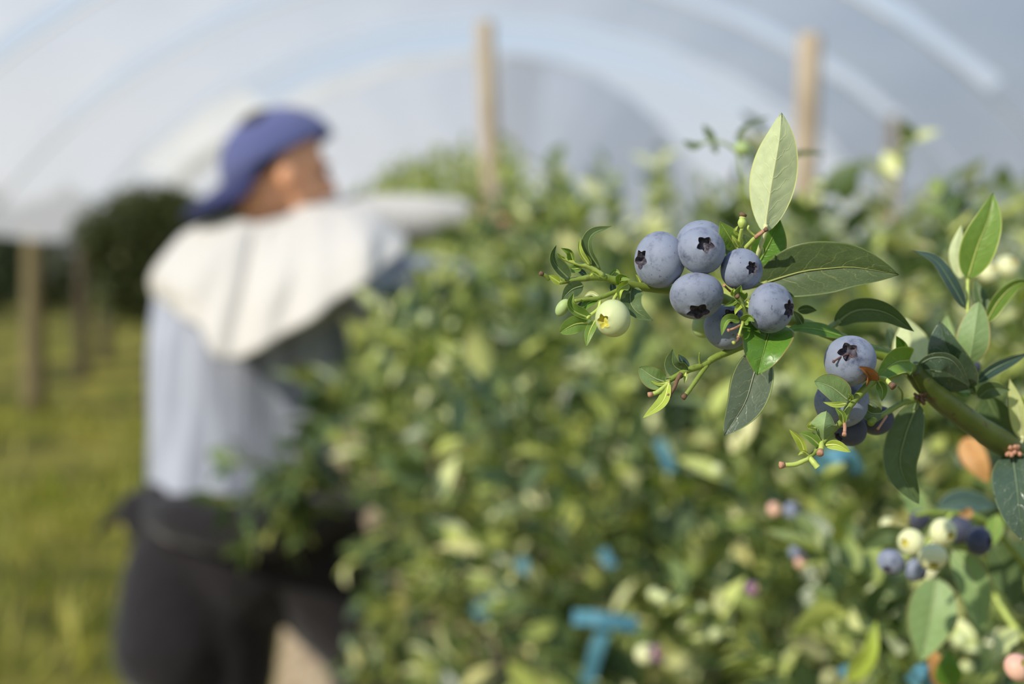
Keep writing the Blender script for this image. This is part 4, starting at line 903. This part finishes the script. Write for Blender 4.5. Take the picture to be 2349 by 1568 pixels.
for j in range(n1 + 1):
    for k in range(n2 + 1):
        a = -1.15 + 2.3 * k / n2; ex = 0.112 * (j / n1) * max(0.0, math.cos(a * 1.2)) ** 0.5
        V.append(cc + CM @ Vector(((0.126) * math.cos(a) + ex, 0.10 * math.sin(a) * (1 - 0.1 * j / n1), 0.003 - 0.030 * (math.sin(a) ** 2) * (0.3 + j / n1) - 0.022 * (j / n1))))
F = [(j * (n2 + 1) + k, j * (n2 + 1) + k + 1, (j + 1) * (n2 + 1) + k + 1, (j + 1) * (n2 + 1) + k) for j in range(n1) for k in range(n2)]
mb.add(V, F); o = mb.build('peak', fabric('cap_peak', (52, 56, 96), (66, 70, 116), 300), capo); m = o.modifiers.new('t', 'SOLIDIFY'); m.thickness = 0.005
# knitted sweater
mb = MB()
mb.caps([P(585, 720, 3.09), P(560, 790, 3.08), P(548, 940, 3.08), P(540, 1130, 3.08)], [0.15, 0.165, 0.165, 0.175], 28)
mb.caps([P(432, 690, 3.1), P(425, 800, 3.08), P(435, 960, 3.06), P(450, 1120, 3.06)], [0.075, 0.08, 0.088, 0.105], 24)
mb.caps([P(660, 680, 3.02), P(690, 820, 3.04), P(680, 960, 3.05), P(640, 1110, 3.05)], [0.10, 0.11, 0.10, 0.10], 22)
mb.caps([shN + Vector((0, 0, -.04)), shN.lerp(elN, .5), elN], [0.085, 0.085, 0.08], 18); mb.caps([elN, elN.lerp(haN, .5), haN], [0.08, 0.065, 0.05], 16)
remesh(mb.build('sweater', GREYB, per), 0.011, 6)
# cream top draped over shoulders and arm
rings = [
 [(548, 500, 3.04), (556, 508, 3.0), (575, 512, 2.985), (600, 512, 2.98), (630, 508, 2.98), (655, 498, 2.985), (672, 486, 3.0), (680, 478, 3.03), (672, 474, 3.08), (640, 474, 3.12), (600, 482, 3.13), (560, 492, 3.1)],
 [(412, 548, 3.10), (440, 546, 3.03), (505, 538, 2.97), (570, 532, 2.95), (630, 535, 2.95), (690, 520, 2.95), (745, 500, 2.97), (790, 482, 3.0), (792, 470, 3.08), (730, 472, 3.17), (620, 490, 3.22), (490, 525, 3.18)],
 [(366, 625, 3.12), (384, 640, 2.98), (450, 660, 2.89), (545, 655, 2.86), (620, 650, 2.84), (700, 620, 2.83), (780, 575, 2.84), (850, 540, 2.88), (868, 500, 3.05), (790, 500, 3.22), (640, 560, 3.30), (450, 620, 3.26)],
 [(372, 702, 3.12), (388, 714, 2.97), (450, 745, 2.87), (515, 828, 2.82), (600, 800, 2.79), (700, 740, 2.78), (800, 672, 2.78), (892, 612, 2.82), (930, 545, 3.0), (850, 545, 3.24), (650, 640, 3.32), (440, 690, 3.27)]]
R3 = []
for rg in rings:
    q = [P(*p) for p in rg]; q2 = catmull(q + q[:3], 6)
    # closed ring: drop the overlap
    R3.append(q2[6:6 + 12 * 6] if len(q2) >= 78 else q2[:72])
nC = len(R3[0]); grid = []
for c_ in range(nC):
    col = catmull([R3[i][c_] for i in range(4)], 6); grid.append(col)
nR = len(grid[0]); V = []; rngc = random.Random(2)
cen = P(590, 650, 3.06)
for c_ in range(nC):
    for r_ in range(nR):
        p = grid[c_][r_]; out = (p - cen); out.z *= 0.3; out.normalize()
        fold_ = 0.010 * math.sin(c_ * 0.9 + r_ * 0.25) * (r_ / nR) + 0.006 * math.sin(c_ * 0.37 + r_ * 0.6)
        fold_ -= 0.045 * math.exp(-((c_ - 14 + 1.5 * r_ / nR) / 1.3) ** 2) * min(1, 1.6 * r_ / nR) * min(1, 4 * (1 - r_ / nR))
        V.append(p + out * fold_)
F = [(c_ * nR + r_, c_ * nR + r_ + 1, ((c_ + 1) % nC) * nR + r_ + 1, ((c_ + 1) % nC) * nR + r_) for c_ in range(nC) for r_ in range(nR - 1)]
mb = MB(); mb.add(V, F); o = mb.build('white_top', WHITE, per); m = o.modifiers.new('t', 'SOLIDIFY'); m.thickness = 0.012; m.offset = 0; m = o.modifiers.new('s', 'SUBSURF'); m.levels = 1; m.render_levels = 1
# far sleeve
mb = MB(); mb.caps([P(740, 530, 3.08), P(860, 506, 3.12), P(980, 500, 3.14), P(1050, 496, 3.16)], [0.062, 0.058, 0.050, 0.040], 20); mb.caps([P(830, 505, 3.18), P(960, 500, 3.2), P(1060, 505, 3.21)], [0.04, 0.05, 0.035], 16)
remesh(mb.build('white_sleeve', WHITE, per), 0.009, 4)
# trousers and the black jacket knotted around the waist
mb = MB()
for h_, k_, f_, q in ((hipL, kneeL, foot_l, 0), (hipR, kneeR, foot_r, 1)):
    an = f_ + Vector((0, 0, 0.10)); mb.caps([h_ + Vector((0, 0, 0.02)), h_.lerp(k_, .5), k_, an], [0.155, 0.145 if q == 0 else 0.12, 0.125 if q == 0 else 0.10, 0.085], 24)
mb.caps([P(560, 1150, 3.08), P(560, 1260, 3.08)], [0.17, 0.175], 24); mb.caps([P(430, 1190, 3.08), P(420, 1330, 3.05), P(400, 1480, 3.02)], [0.10, 0.13, 0.13], 20)
remesh(mb.build('trousers', BLACK, per), 0.011, 6)
mb = MB()
mb.caps([P(345, 1165, 3.06), P(420, 1190, 2.93), P(540, 1215, 2.88), P(660, 1205, 2.88), P(780, 1165, 2.98)], [0.04, 0.055, 0.055, 0.055, 0.04], 16)
mb.caps([P(330, 1150, 3.06), P(318, 1165, 3.04), P(322, 1200, 3.03)], [0.03, 0.042, 0.035], 14)
mb.caps([P(325, 1165, 3.05), P(280, 1178, 3.04), P(240, 1200, 3.03), P(222, 1222, 3.03)], [0.022, 0.018, 0.014, 0.008], 12)
mb.caps([P(770, 1150, 2.98), P(810, 1170, 2.96), P(838, 1165, 2.96)], [0.035, 0.03, 0.012], 12)
remesh(mb.build('tied_jacket', BLACK, per), 0.008, 4)
for f_ in (foot_l, foot_r):
    mb = MB(); a = f_ + Vector((0, 0, 0.06)); mb.caps([a, a + Vector((0.09, 0.04, -0.012)), a + Vector((0.17, 0.075, -0.02))], [0.056, 0.05, 0.04], 14); mb.caps([a, a + Vector((0, 0, 0.07))], [0.056, 0.054], 14)
    remesh(mb.build('boot', SHOE, per), 0.009, 3)
